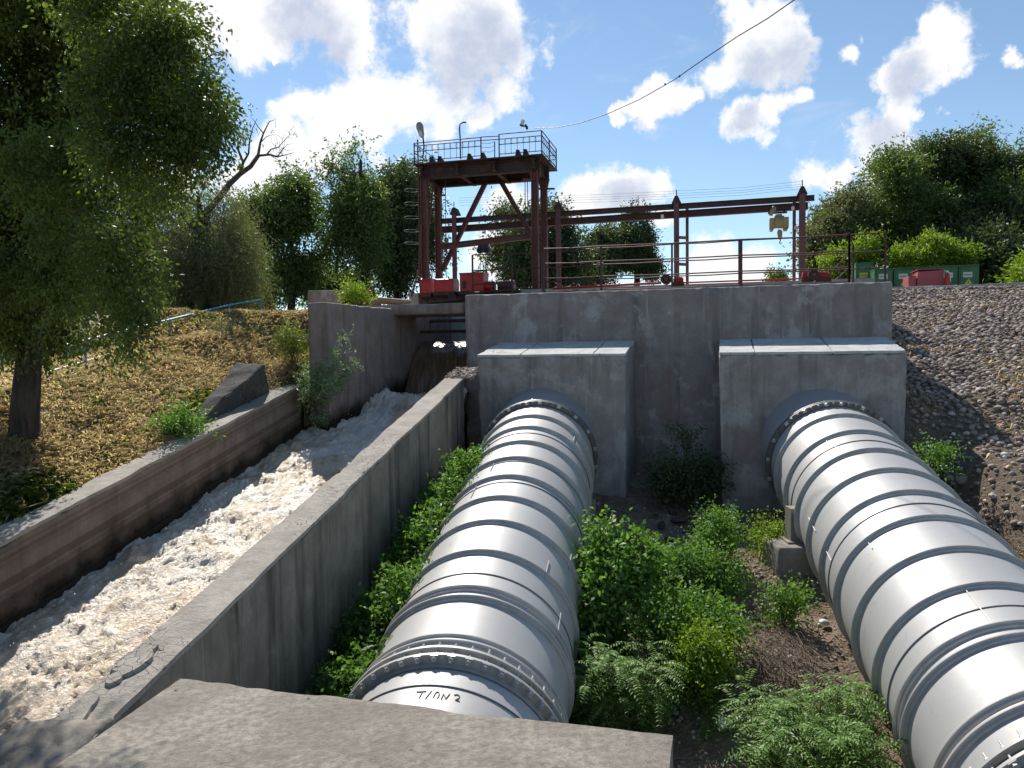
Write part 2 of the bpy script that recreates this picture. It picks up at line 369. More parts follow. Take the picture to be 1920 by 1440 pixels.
# silver pipe paint
def silver(name,base=(.47,.46,.445),rough=.48,met=.20):
    m,t,b,o=newmat(name); p=pos(t)
    n=t.noise(p,1.7,5,.6); f=t.noise(p,16,6,.7); sp=t.noise(p,60,3,.6)
    c=t.mix(t.math('MULTIPLY',t.ramp(n,.4,.7),.35),base,tuple(x*.80 for x in base))
    c=t.mix(t.math('MULTIPLY',t.ramp(f,.6,.78),.35),c,(.40,.39,.37))
    sc=t.ramp(t.noise(t.scale(p,9,2,9),3,6,.7,.5),.66,.75); c=t.mix(t.math('MULTIPLY',sc,.5),c,(.28,.26,.24))
    c=t.mix(t.math('MULTIPLY',t.ramp(sp,.70,.78),.5),c,(.25,.23,.21))
    dp=t.new('ShaderNodeVectorMath',operation='DOT_PRODUCT'); t.link(p,dp.inputs[0]); dp.inputs[1].default_value=(0.1397,0.9631,0.2299)
    st=t.new('ShaderNodeTexWhiteNoise',noise_dimensions='1D'); t.link(t.math('FLOOR',t.math('MULTIPLY',dp.outputs['Value'],1.35)),st.inputs['W'])
    c=t.mix(t.math('MULTIPLY',st.outputs['Value'],.22),c,tuple(x*.72 for x in base))
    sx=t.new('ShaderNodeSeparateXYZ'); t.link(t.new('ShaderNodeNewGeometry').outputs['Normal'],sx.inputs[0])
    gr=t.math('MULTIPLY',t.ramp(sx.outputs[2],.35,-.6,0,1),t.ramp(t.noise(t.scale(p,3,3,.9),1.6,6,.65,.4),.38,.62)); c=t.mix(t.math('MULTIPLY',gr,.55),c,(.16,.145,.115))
    ch=t.ramp(t.noise(t.scale(p,2,2,2),2.2,7,.7,.8),.60,.66); c=t.mix(t.math('MULTIPLY',ch,.28),c,(.30,.285,.26))
    t.link(c,b.inputs['Base Color']); b.inputs['Metallic'].default_value=met
    r=t.math('ADD',t.ramp(n,.3,.7,rough-.04,rough+.06),t.math('MULTIPLY',f,.12)); t.link(r,b.inputs['Roughness'])
    t.link(t.bump(t.math('ADD',t.math('MULTIPLY',n,3),t.math('MULTIPLY',f,.35)),.12,.01),b.inputs['Normal'])
    return m
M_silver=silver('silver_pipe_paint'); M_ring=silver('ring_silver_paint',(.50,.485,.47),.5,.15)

M_coll=silver('collar_grey_paint',(.38,.375,.375),.45,.3)
def leafmat(name,c1,c2,c3,trans=.45,rough=.45,spec=.5,tt=(1.35,1.4,.55)):
    rough=max(rough,.5);spec=min(spec,.35)
    m,t,b,o=newmat(name)
    a=t.new('ShaderNodeAttribute'); a.attribute_name='var'; v=a.outputs['Fac']
    c=t.mix(t.ramp(v,0,.55,smooth=False),c1,c2); c=t.mix(t.ramp(v,.55,1,smooth=False),c,c3)
    t.link(c,b.inputs['Base Color']); b.inputs['Roughness'].default_value=rough; b.inputs['Specular IOR Level'].default_value=spec
    tr=t.new('ShaderNodeBsdfTranslucent'); tcol=t.mix(1.0,c,tt,'MULTIPLY'); t.link(tcol,tr.inputs['Color'])
    mx=t.new('ShaderNodeMixShader'); mx.inputs[0].default_value=trans; t.link(b.outputs[0],mx.inputs[1]); t.link(tr.outputs[0],mx.inputs[2])
    t.link(mx.outputs[0],o.inputs[0]); return m
M_leafA=leafmat('elm_leaves',(.045,.062,.020),(.085,.125,.032),(.17,.21,.06),0.42,0.45)
M_leafW=leafmat('willow_leaves',(.085,.098,.05),(.14,.155,.08),(.21,.225,.12),0.36,0.5)
M_leafB=leafmat('bright_tree_leaves',(.055,.088,.032),(.10,.155,.05),(.18,.24,.08),0.42,0.5)
M_leafD=leafmat('dark_tree_leaves',(.038,.06,.03),(.07,.10,.048),(.13,.17,.08),0.36,0.5)
M_leafY=leafmat('yellow_green_shrub_leaves',(0.100,0.175,0.019),(0.175,0.275,0.031),(0.275,0.362,0.050),.45,.45)
M_leafG=leafmat('undergrowth_leaves',(.055,.12,.025),(.11,.22,.045),(.20,.34,.08),0.42,0.4)
M_leafF=leafmat('frond_leaves',(.09,.19,.035),(.17,.31,.06),(.28,.44,.11),0.42,0.4)
M_leafP=leafmat('pale_sapling_leaves',(0.105,0.180,0.090),(0.180,0.270,0.150),(0.300,0.390,0.255),.35,.4)
M_straw=leafmat('dry_grass_blades',(.54,.445,.27),(.68,.58,.375),(.78,.70,.49),.50,.7,.2,(1.1,1.03,.8))
M_grassg=leafmat('green_grass_blades',(0.075,0.120,0.022),(0.150,0.210,0.045),(0.300,0.330,0.090),.4,.5,.3)
def bark(name,c1,c2):
    m,t,b,o=newmat(name); p=pos(t)
    n=t.noise(t.scale(p,10,10,1.6),1.5,6,.7,.4)
    t.link(t.mix(t.ramp(n,.35,.65),c1,c2),b.inputs['Base Color']); b.inputs['Roughness'].default_value=.95
    t.link(t.bump(n,1.0,.04),b.inputs['Normal']); return m
M_bark=bark('dark_bark',(.02,.015,.012),(.075,.058,.045)); M_dead=bark('dead_bark',(.05,.035,.035),(.13,.10,.09))
M_stem=bark('stem_bark',(.07,.05,.03),(.16,.12,.07)); M_twig=bark('dry_twigs',(.16,.11,.075),(.36,.28,.20))
def soil(name,c1,c2,c3,sc=5,bk=1.0):
    m,t,b,o=newmat(name); p=pos(t)
    n=t.noise(p,sc,8,.68); g=t.noise(p,sc*.25,5,.6); f=t.noise(p,sc*9,4,.6)
    vo=t.new('ShaderNodeTexVoronoi'); t.link(p,vo.inputs['Vector']); vo.inputs['Scale'].default_value=sc*5
    c=t.mix(t.ramp(n,.32,.68),c1,c2); c=t.mix(t.ramp(g,.45,.65),c,c3)
    c=t.mix(t.math('MULTIPLY',t.ramp(f,.55,.75),.5),c,tuple(min(1,x*1.7) for x in c2))
    t.link(c,b.inputs['Base Color']); b.inputs['Roughness'].default_value=1; b.inputs['Specular IOR Level'].default_value=.1
    h=t.math('ADD',n,t.math('MULTIPLY',f,.4)); h=t.math('SUBTRACT',h,t.math('MULTIPLY',vo.outputs['Distance'],.4))
    t.link(t.bump(h,bk,.06),b.inputs['Normal']); return m
M_soil=soil('gully_soil',(.17,.125,.09),(.33,.26,.19),(.24,.185,.14))
M_hill=soil('hill_soil',(.46,.375,.23),(.56,.47,.30),(.44,.38,.22),5,.15)
M_slope=soil('slope_soil',(.13,.10,.075),(.25,.20,.155),(.20,.155,.115),7)
M_far=soil('far_ground_soil',(.12,.12,.06),(.2,.18,.09),(.1,.12,.05),.5)
def stonemat(name,useobj):
    m,t,b,o=newmat(name); p=pos(t)
    if useobj: v=t.new('ShaderNodeObjectInfo').outputs['Random']
    else:
        a=t.new('ShaderNodeAttribute'); a.attribute_name='var'; v=a.outputs['Fac']
    cr=t.new('ShaderNodeValToRGB'); t.link(v,cr.inputs[0]); e=cr.color_ramp.elements
    cs=[(0,(.11,.085,.07)),(.2,(.27,.195,.155)),(.4,(.19,.155,.13)),(.55,(.40,.295,.24)),(.7,(.28,.235,.195)),(.85,(.50,.42,.345)),(1,(.66,.58,.49))]
    e[0].position=0;e[0].color=(*cs[0][1],1);e[1].position=1;e[1].color=(*cs[-1][1],1)
    for q,cc in cs[1:-1]:
        k=e.new(q);k.color=(*cc,1)
    n=t.noise(p,30,5,.65); c=t.mix(t.math('MULTIPLY',t.ramp(n,.4,.7),.35),cr.outputs[0],(.10,.085,.075))
    t.link(c,b.inputs['Base Color']); b.inputs['Roughness'].default_value=.75; b.inputs['Specular IOR Level'].default_value=.35
    t.link(t.bump(n,.35,.01),b.inputs['Normal']); return m
M_stone=stonemat('cobble_stone',False); M_stoneO=stonemat('cobble_stone_single',True)
# water
def watermat():
    m,t,b,o=newmat('foaming_water'); p=pos(t)
    a=t.new('ShaderNodeAttribute'); a.attribute_name='foam'; v=a.outputs['Fac']
    n=t.noise(p,9,8,.7,.6); n2=t.noise(p,38,5,.65,.3)
    k=t.math('ADD',v,t.math('MULTIPLY_ADD',n,.7,-.35)); k=t.math('ADD',k,t.math('MULTIPLY_ADD',n2,.35,-.175))
    c=t.mix(t.ramp(k,.05,.45),(.40,.26,.135),(.64,.50,.35)); c=t.mix(t.ramp(k,.55,1.0),c,(.80,.73,.64))
    t.link(c,b.inputs['Base Color']); b.inputs['Roughness'].default_value=.35; b.inputs['Specular IOR Level'].default_value=.6
    b.inputs['Subsurface Weight'].default_value=.0
    h=t.math('ADD',n,t.math('MULTIPLY',n2,1.1)); t.link(t.bump(h,.7,.04),b.inputs['Normal']); return m
M_water=watermat()
def fallmat():
    m,t,b,o=newmat('brown_falling_water'); p=pos(t)
    n=t.noise(t.scale(p,16,3.0,1.2),1.2,6,.6,.1); n2=t.noise(p,25,5,.6)
    c=t.mix(t.ramp(n,.35,.72),(.12,.075,.045),(.22,.145,.095)); c=t.mix(t.math('MULTIPLY',t.ramp(n2,.55,.75),.3),c,(.5,.42,.34))
    t.link(c,b.inputs['Base Color']); b.inputs['Roughness'].default_value=.25
    t.link(t.bump(n,.35,.03),b.inputs['Normal']); return m
M_fall=fallmat()

# ------------------------------------------------------------------ terrain
XL=lambda Y:-4.11+.1727*(Y-14)      # inner top edge of the left channel wall
XR=lambda Y:-1.12+.1727*(Y-14)      # outer top edge of the right channel wall
def grid(name,X,Y,Zf,mat,smooth=True,**kw):
    gx,gy=np.meshgrid(X,Y); P=np.stack([gx,gy],-1)
    V=Zf(gx,gy); h,w=gx.shape; idx=np.arange(h*w).reshape(h,w)
    Fc=np.stack([idx[:-1,:-1],idx[:-1,1:],idx[1:,1:],idx[1:,:-1]],-1).reshape(-1,4)
    return mk(name,V.reshape(-1,3),Fc,mat,smooth=smooth,**kw)
# hill left of the channel:  d = distance left of the outer wall face
def hill_z(d,Y,x=None):
    base=np.where(Y<17.8,CZ(Y),CZ(17.8)+.02*(Y-17.8)); base=np.where(Y>26,CZ(17.8)+.16,base)
    r=np.where(d<2.0,.45*d,.9-.10*(d-2.0)); r=np.where(d>4.5,.65-.35*(d-4.5),r); r=np.maximum(r,-1.2)
    return base+r-.08
def hill_x(d,Y):
    k=np.clip((Y-14.2)/.6,0,1); return (XL(np.minimum(Y,40))-.33)*(1-k)+k*(-7.56*CA+(Y-7.56*SA)/CA*SA)-d
def hill(gx,gy):
    d=gx; Y=gy; x=hill_x(d,Y); P=np.stack([x,Y,0*x],-1)
    z0=hill_z(d,Y); rise=-.55+.52*(Y-14.75)+.25*d; z0=np.where(Y>14.5,np.maximum(z0,np.minimum(rise,.93)),z0)
    z=z0+fbm(P*1.1,4,3)*.22*np.clip(d,0,1)+fbm(P*4,3,4)*.02
    # eroded hollow beside the wing wall
    z-=.35*np.exp(-(((d-.9)/.45)**2+((Y-16.2)/.9)**2))
    return np.stack([x,Y,z],-1)
DH=np.concatenate([np.linspace(-.2,5,60),np.linspace(5.3,60,50)]); YH=np.concatenate([np.linspace(2,20,130),np.linspace(20.4,60,50)])
o=grid('hill',DH,YH,hill,M_hill); tag(o,kind='structure')
def gully_z(x,Y):
    k=np.clip((x-.9)/1.5,0,1); k=k*k*(3-2*k); return -2.85-.255*(14-Y)+.42*k*np.clip((13.2-Y)/2,0,1)
def gully(gx,gy):
    Y=gy; x=XR(Y)-.15+gx; P=np.stack([x,Y,0*x],-1)
    z=gully_z(x,Y)+fbm(P*.9,4,8)*.4+fbm(P*5,4,9)*.12
    return np.stack([x,Y,z],-1)
o=grid('ground',np.linspace(0,9.5,110),np.linspace(-2,17.0,190),gully,M_soil); o.name='gully_ground'; tag(o,kind='structure')
# cobbled slope: wall frame u,v
def slope_base(u,v): return np.minimum(-1.3+.29*(v-14.5),1.80+.003*(v-25.2))
def pipe_x_right(v):  # u of the right-hand pipe axis at v
    return 1.93+(v-14.1)*-.118
def slope_z(u,v):
    P=np.stack([u,v,0*u],-1)
    e=np.clip((u-(pipe_x_right(v)+.9))/1.1,0,1); e=e*e*(3-2*e)
    low=-2.85-.255*(14.6-v)
    zb=slope_base(u,v)
    bench=.16*np.exp(-((v-15.6)/.6)**2)*np.clip((u-4)/.8,0,1)
    z=np.where(v<14.6,low*(1-e)+zb*e,zb)+bench
    z=z+(fbm(P*.8,4,12)*.22+fbm(P*3.5,3,13)*.06)*np.where(v<25,1,.1)
    z-=.35*np.exp(-(((u-3.5)/.45)**2+((v-14.1)/.7)**2))
    return z
def slope(gx,gy):
    u,v=gx,gy; z=slope_z(u,v); return np.stack([u*CA+v*SA,-u*SA+v*CA,z],-1)
o=grid('cobble_slope_ground',np.concatenate([np.linspace(1.6,12,120),np.linspace(12.3,45,40)]),np.concatenate([np.linspace(-2,26,230),np.linspace(26.5,60,20)]),slope,M_slope); tag(o,kind='structure')
def far(gx,gy):
    u,v=gx,gy; z=np.where(v<22,-7.5,np.where(v<26,-7.5+(v-22)/4*9.2,1.70)); return np.stack([u*CA+v*SA,-u*SA+v*CA,z],-1)
o=grid('ground',np.array([-3000,-500,-100,-30,-10,0,10,30,100,500,3000.]),np.array([-3000,-300,-20,0,22,26,40,100,400,3000.]),far,M_far,False); tag(o,kind='structure')

# ------------------------------------------------------------------ head works (wall frame)
hw=empty('head_wall',W(-1.1,16.8,-2.9),'wide grey concrete head wall with plaster repairs, behind both pipe blocks','wall')
rough_hexa('wall_face',wbox8(-5.4,3.24,16.2,18.6,-3.2,1.33),M_head,.09,.012,.05,hw,1)
# anchor blocks
def anchor(u0,u1,label,seed):
    e=empty('anchor_block',W((u0+u1)/2,15.3,-3),label,'concrete block','pipe anchor blocks')
    tb=.10
    rough_hexa('block_body',[W(u0+.06,14.62,-3.1),W(u1-.02,14.62,-3.1),W(u1-.02,16.19,-3.1),W(u0+.06,16.19,-3.1),
        W(u0,14.5,-.05),W(u1,14.5,-.05),W(u1,16.19,.22),W(u0,16.19,.22)],M_block,.07,.008,.035,e,seed)
    # screed laid in three bays on the sloping top
    cuts=[0,.30,.79,1] if seed==4 else [0,.2,.62,1]
    for a,b in zip(cuts[:-1],cuts[1:]):
        ua=u0+(u1-u0)*a+.006; ub=u0+(u1-u0)*b-.006
        rough_hexa('top_screed',[W(ua,14.50,-.05),W(ub,14.50,-.05),W(ub,16.185,.22),W(ua,16.185,.22),
          W(ua,14.49,.0),W(ub,14.49,.0),W(ub,16.185,.27),W(ua,16.185,.27)],M_btop,.08,.006,.02,e,seed+3)
    return e
anchor(-4.60,-1.67,'concrete block round the left pipe, brown stains under its top',4)
anchor(.02,3.13,'cleaner concrete block round the right pipe, beside the cobbled slope',5)
o=rough_hexa('concrete_footing',wbox8(-1.75,.1,15.2,16.19,-3.2,-2.55),M_ped,.1,.02,.06,None,9); tag(o,'low rough concrete ledge between the two pipe blocks','ledge')
# wing wall left of the fall
ww=empty('wing_wall',W(-7.6,15,-2.5),'tall stained concrete wing wall at the left of the waterfall','wall')
rough_hexa('wall_face',[W(-7.58,13.23,-2.8),W(-7.2,13.23,-2.8),W(-7.15,20.2,-2.8),W(-7.6,20.2,-2.8),
   W(-7.58,13.23,1.03),W(-7.2,13.23,1.03),W(-7.15,20.2,1.16),W(-7.6,20.2,1.16)],M_tall,.09,.02,.05,ww,11)
sb=empty('bridge_slab',W(-6.4,16.4,.93),'dark concrete bridge slab over the waterfall, under the red machines','bridge slab')
rough_hexa('slab',wbox8(-8.3,-5.41,16.32,17.7,.93,1.17),M_tall,.1,.015,.05,sb,12)
MB().box(-7.14,-5.41,17.9,18.0,.55,.62).box(-7.14,-5.41,18.6,18.7,.84,.92).build('cross_beam',M_rustd,sb)
MB().box(-6.0,-5.88,18.9,19.0,-.3,.9).build('gate_post',M_rustd,sb)
# weir and back wall of the forebay
o=rough_hexa('weir_sill',wbox8(-7.15,-5.42,18.35,19.2,-2.6,.24),M_tall,.2,.01,.02,None,13); tag(o,'concrete weir sill under the falling brown water','weir')
o=rough_hexa('forebay_wall',wbox8(-9,-4.0,20.3,20.7,-2.6,1.15),M_deck,.2,.02,.03,None,14); tag(o,'pale concrete wall seen through the gate opening above the fall','wall')
# decks
o=MB().box(-5.3,3.2,18.6,20.45,.6,1.28).build('lower_deck',M_deck); tag(o,kind='structure')
o=MB().box(-8.6,3.75,20.75,31,.2,1.80).build('upper_deck',M_deck); tag(o,kind='structure')
o=MB().box(-30,-7.62,20.0,31,.2,1.12).build('left_deck',M_deck); tag(o,kind='structure')

# channel walls
def chan(name,Xa,Xb,Y0,Y1,depth,mat,lab,seed,topmat=None):
    """wall with outer/inner x offsets from the edge line, top follows CZ"""
    e=empty(name,np.array([(Xa(Y0)+Xb(Y0))/2,Y0,CZ(Y0)-depth]),lab,'wall')
    n=max(1,int((Y1-Y0)/6)); ys=np.linspace(Y0,Y1,2)
    a,b=ys
    rough_hexa('wall_face',[np.array([Xa(a),a,CZ(a)-depth]),np.array([Xb(a),a,CZ(a)-depth]),np.array([Xb(b),b,CZ(b)-depth]),np.array([Xa(b),b,CZ(b)-depth]),
       np.array([Xa(a),a,CZ(a)-.03]),np.array([Xb(a),a,CZ(a)-.03]),np.array([Xb(b),b,CZ(b)-.03]),np.array([Xa(b),b,CZ(b)-.03])],mat,.08,.012,.03,e,seed)
    k=.012
    rough_hexa('coping',[np.array([Xa(a)-k,a-k,CZ(a)-.034]),np.array([Xb(a)+k,a-k,CZ(a)-.034]),np.array([Xb(b)+k,b,CZ(b)-.034]),np.array([Xa(b)-k,b,CZ(b)-.034]),
       np.array([Xa(a)-k,a-k,CZ(a)+.01]),np.array([Xb(a)+k,a-k,CZ(a)+.01]),np.array([Xb(b)+k,b,CZ(b)+.01]),np.array([Xa(b)-k,b,CZ(b)+.01])],topmat or M_ctop,.045,.016,.045,e,seed+2)
    return e
chan('channel_wall',lambda Y:XL(Y)-.33,lambda Y:XL(Y),2.5,14.62,1.9,M_chl,'brown stained channel wall between the dry grass hill and the white water',20)
chan('channel_wall',lambda Y:XR(Y)-.345,lambda Y:XR(Y),4.6,15.05,3.3,M_chr,'dark streaked channel wall between the white water and the left pipe',24)
# thicker lower end of the right channel wall
c8=[]
for z_ in (None,1):
    for (x,y) in ((-3.9,2.0),(-3.12,2.0),(-2.62,4.98),(-3.22,4.98)):
        c8.append(np.array([x,y,-5.5 if z_ is None else -2.33+(y-4.98)*.17]))
o=rough_hexa('wall_end',c8,M_chr,.06,.03,.09,None,28); tag(o,'broken thick concrete wall end beside the water at bottom left','wall')
# loose mortar slabs on the right coping
for i,(px,py,a,b_) in enumerate([(252,1250,.17,.10),(278,1222,.09,.04),(212,1280,.08,.05),(150,1330,.1,.05),(100,1358,.16,.04)]):
    Y=None
    for yy in np.linspace(4,9,400):
        c=np.array([XR(yy)-.22,yy,CZ(yy)]); 
        d=c@FW; q=720-F*(c@UP)/d
        if q<py: Y=yy;break
    c=np.array([XR(Y)-.24,Y,CZ(Y)+.012]); n=11; th=rng.random(n)*.25+.85
    ang=R(-9); ca,sa=math.cos(ang),math.sin(ang)
    ring=[np.array([a*1.5*th[k]*math.sin(2*math.pi*k/n)*.5,a*th[k]*math.cos(2*math.pi*k/n),0]) for k in range(n)]
    V=[c+np.array([p[0]*ca-p[1]*sa,p[0]*sa+p[1]*ca,p[1]*.19-.01]) for p in ring]+[c+np.array([(p[0]*ca-p[1]*sa)*.93,(p[0]*sa+p[1]*ca)*.93,p[1]*.19+.028]) for p in ring]
    o=mk('mortar_flake',V,[tuple(range(n-1,-1,-1)),tuple(range(n,2*n))]+[(k,(k+1)%n,n+(k+1)%n,n+k) for k in range(n)],M_ctop)
    tag(o,['large rounded mortar flake lying loose on the right channel coping','small mortar flake just above the large rounded flake','small mortar flake just below the large rounded flake','mortar flake lowest on the narrow channel coping','thin mortar flake on the broken wall end at bottom left'][i],'mortar flake','loose flakes on the right channel wall')

# foreground block
fb=empty('foreground_block',W(-1.3,1,-5),'large sunlit concrete block top at the bottom edge, over the left pipe','concrete block')
rough_hexa('block_body',[W(-2.47,-1.6,-5.8),W(-.17,-1.6,-5.8),W(-.17,3.03,-5.8),W(-2.47,3.03,-5.8),W(-2.0,-1.6,-1.5),W(-.15,-1.6,-1.5),W(-.17,3.03,-1.5),W(-2.44,3.03,-1.5)],M_fore,.03,.003,.009,fb,33,2.2)
# old concrete chute behind the left wall
c8=[]
def hexpts(px): return px
a0=np.array([XL(11.0)-.36,11.0,CZ(11.0)-.25]); 
c8=[np.array([-5.02,11.7,-1.6]),np.array([-4.84,11.7,-1.6]),np.array([-4.40,14.3,-1.0]),np.array([-5.0,14.3,-1.0]),
    np.array([-5.02,11.7,-1.08]),np.array([-4.86,11.7,-1.08]),np.array([-4.40,13.7,-.10]),np.array([-4.90,13.7,-.07])]
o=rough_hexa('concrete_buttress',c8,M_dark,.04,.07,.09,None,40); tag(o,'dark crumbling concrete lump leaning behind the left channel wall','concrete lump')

# ------------------------------------------------------------------ water
def water():
    ys=[];y=3.0
    while y<17.4: ys.append(y); y+=.016+.0022*max(0,y-4)
    Y=np.array(ys); T=np.linspace(0,1,150)
    gt,gy=np.meshgrid(T,Y)
    xl=XL(gy)-.1; xr=XR(gy)-.32
    k=np.clip((gy-14.4)/2.6,0,1); xl=xl+k*.9
    x=xl+(xr-xl)*gt
    z0=CZ(gy)-.90
    up=np.stack([x,gy*.8,0*x],-1)
    q=np.stack([x*1.0,gy*.8,0*x],-1)
    wx=fbm(q*2.2+5,3,61); wy=fbm(q*2.2+15,3,62); q2=q+np.stack([wx,wy,0*x],-1)*.5
    big=fbm(q2*1.6,3,50)
    b1=np.abs(fbm(q2*3.2,3,51)); b2=np.abs(fbm(q2*8,3,52,.6)); b3=np.abs(fbm(q2*19,3,53,.6)); fine=fbm(q2*40,2,55)
    amp=.12+.10*np.exp(-((gy-16.2)/1.3)**2)
    lumpn=np.clip(fbm(q2*2.6+70,3,59)*2.2-.15,0,1)
    z=z0+amp*(1.0*big+2.3*fbm(q2*3.6,6,151,.66)-.35*b2+.5*lumpn+.3*fine)
    boil=np.exp(-((gy-16.6)/.55)**2)*(.16+.3*fbm(q*3.3,3,66))
    z=z+boil
    brown=np.clip(fbm(q2*2.6+70,3,59)*2.6+.25+fbm(q*.6,2,81)*1.4,0,1.2)*(.55+2.6*b2)
    fo=np.clip(.80-.80*brown+.9*(b3-.12)+.3*fine,0,1.1)
    fo=np.clip(fo+.22*np.clip((gy-9)/6,-.5,1),0,1.1)
    h,w=x.shape; idx=np.arange(h*w).reshape(h,w)
    V=np.stack([x+wx*.05,gy+wy*.05,z],-1).reshape(-1,3)
    Fc=np.stack([idx[:-1,:-1],idx[:-1,1:],idx[1:,1:],idx[1:,:-1]],-1).reshape(-1,4)
    o=mk('water',V,Fc,M_water,smooth=True,attr={'foam':fo.ravel()}); tag(o,kind='structure')
water()
def fall():
    n=70;m=110
    s=np.linspace(0,1,n); 
    u=np.linspace(-7.13,-5.40,m); gu,gs=np.meshgrid(u,s)
    v=20.2-3.9*gs**.62; z=np.where(gs<.2,.36,.36-(np.clip(gs-.2,0,1)/.8)**1.7*1.7)
    v=np.where(gs<.2,20.2-(20.2-18.3)*gs/.2,18.3-(np.clip(gs-.2,0,1)/.8)**.75*1.7)
    P=np.stack([gu*3,gs*1.5,0*gu],-1); d=fbm(P*1.6,4,71)*.10*np.clip(gs*2-.4,0,1)+fbm(np.stack([gu*9,gs*3,0*gu],-1),3,73)*.03
    z=z+d; v=v-d*.6
    V=np.stack([gu*CA+v*SA,-gu*SA+v*CA,z],-1).reshape(-1,3); idx=np.arange(n*m).reshape(n,m)
    Fc=np.stack([idx[:-1,:-1],idx[:-1,1:],idx[1:,1:],idx[1:,:-1]],-1).reshape(-1,4)
    o=mk('waterfall',V,Fc,M_fall,smooth=True); tag(o,kind='structure')
fall()
# ------------------------------------------------------------------ spray
def ico(sub=1):
    import bmesh
    bm=bmesh.new(); bmesh.ops.create_icosphere(bm,subdivisions=sub,radius=1); V=np.array([v.co[:] for v in bm.verts]); Fc=np.array([[v.index for v in f.verts] for f in bm.faces]); bm.free(); return V,Fc
I1=ico(1); I2=ico(2)
def scatter(T,C,S,Rm=None):
    """T template (V,F); C centres (n,3); S scales (n,3); Rm rotations (n,3,3)"""
    V,Fc=T; P=V[None]*S[:,None,:]
    if Rm is not None: P=np.einsum('nij,nkj->nki',Rm,P)
    P=P+C[:,None,:]; n=len(C)
    return P.reshape(-1,3),(Fc[None]+(np.arange(n)*len(V))[:,None,None]).reshape(-1,Fc.shape[1])
n=260; yy=rng.uniform(6,17,n); xx=XL(yy)+.35+rng.random(n)*1.9+np.clip((yy-14.4)/2.6,0,1)*.7; zz=CZ(yy)-.80+rng.exponential(.05,n)
s=rng.uniform(.004,.011,n)
V,Fc=scatter(I1,np.stack([xx,yy,zz],-1),np.stack([s,s,s],-1))
o=mk('water_spray',V,Fc,M_white,smooth=True); tag(o,'fine drops of spray over the rushing channel water','spray',kind='stuff')

# ------------------------------------------------------------------ pipes
PD=np.array([0.13969933,0.96314479,0.22986129]); PD/=np.linalg.norm(PD)
PUp=np.array([0,0,1.])-PD*PD[2]; PUp/=np.linalg.norm(PUp); PRt=np.cross(PD,PUp)
QL=np.array([-1.37446616,1.37819813,-4.93946738]); QR=np.array([3.60784372,.62499718,-4.81149351])
def proj(P): z=P@FW; return 960+F*(P@RT)/z,720-F*(P@UP)/z
def pc(Q,t,r,a): return Q+PD*t+r*(math.cos(a)*PUp+math.sin(a)*PRt)
def t_from_y(Q,y,r=1.06):
    def top(t): return min(proj(pc(Q,t,r,a))[1] for a in np.linspace(-.9,.9,61))
    lo,hi=3.0,16.0
    for _ in range(40):
        m=(lo+hi)/2
        if top(m)>y: lo=m
        else: hi=m
    return (lo+hi)/2
def lathe(Q,prof,n=96,a0=0,a1=2*math.pi):
    """prof: list of (t,r)"""
    full=abs(a1-a0-2*math.pi)<1e-6; an=np.linspace(a0,a1,n+1)[:n if full else n+1]; k=len(an)
    V=[pc(Q,t,r,a) for (t,r) in prof for a in an]
    Fc=[(i*k+j,i*k+(j+1)%k,(i+1)*k+(j+1)%k,(i+1)*k+j) for i in range(len(prof)-1) for j in range(k if full else k-1)]
    return V,Fc
def shell(Q,t0,t1,r,n=120,dt=.06,seed=0):
    T=np.arange(t0,t1,dt); A=np.linspace(0,2*math.pi,n+1)[:-1]; gt,ga=np.meshgrid(T,A,indexing='ij')
    P=np.stack([np.cos(ga)*1.3,np.sin(ga)*1.3,gt*1.1],-1); rr=r+fbm(P,3,80+seed)*.006+fbm(P*3,2,84+seed)*.0015
    V=Q+gt[...,None]*PD+(rr*np.cos(ga))[...,None]*PUp+(rr*np.sin(ga))[...,None]*PRt
    h,w=gt.shape; idx=np.arange(h*w).reshape(h,w); r2=np.roll(idx,-1,1)
    Fc=np.stack([idx[:-1],r2[:-1],r2[1:],idx[1:]],-1).reshape(-1,4)
    return V.reshape(-1,3),Fc
def on_pipe(Q,x,y,r=1.0):
    d=ray(x,y); a=d-PD*(d@PD); q=-Q; b=q-PD*(q@PD); A=a@a;B=2*a@b;C=b@b-r*r; D=B*B-4*A*C
    return d*((-B-math.sqrt(max(D,0)))/(2*A))
def t_at(Q,x,y,r): return (on_pipe(Q,x,y,r)-Q)@PD
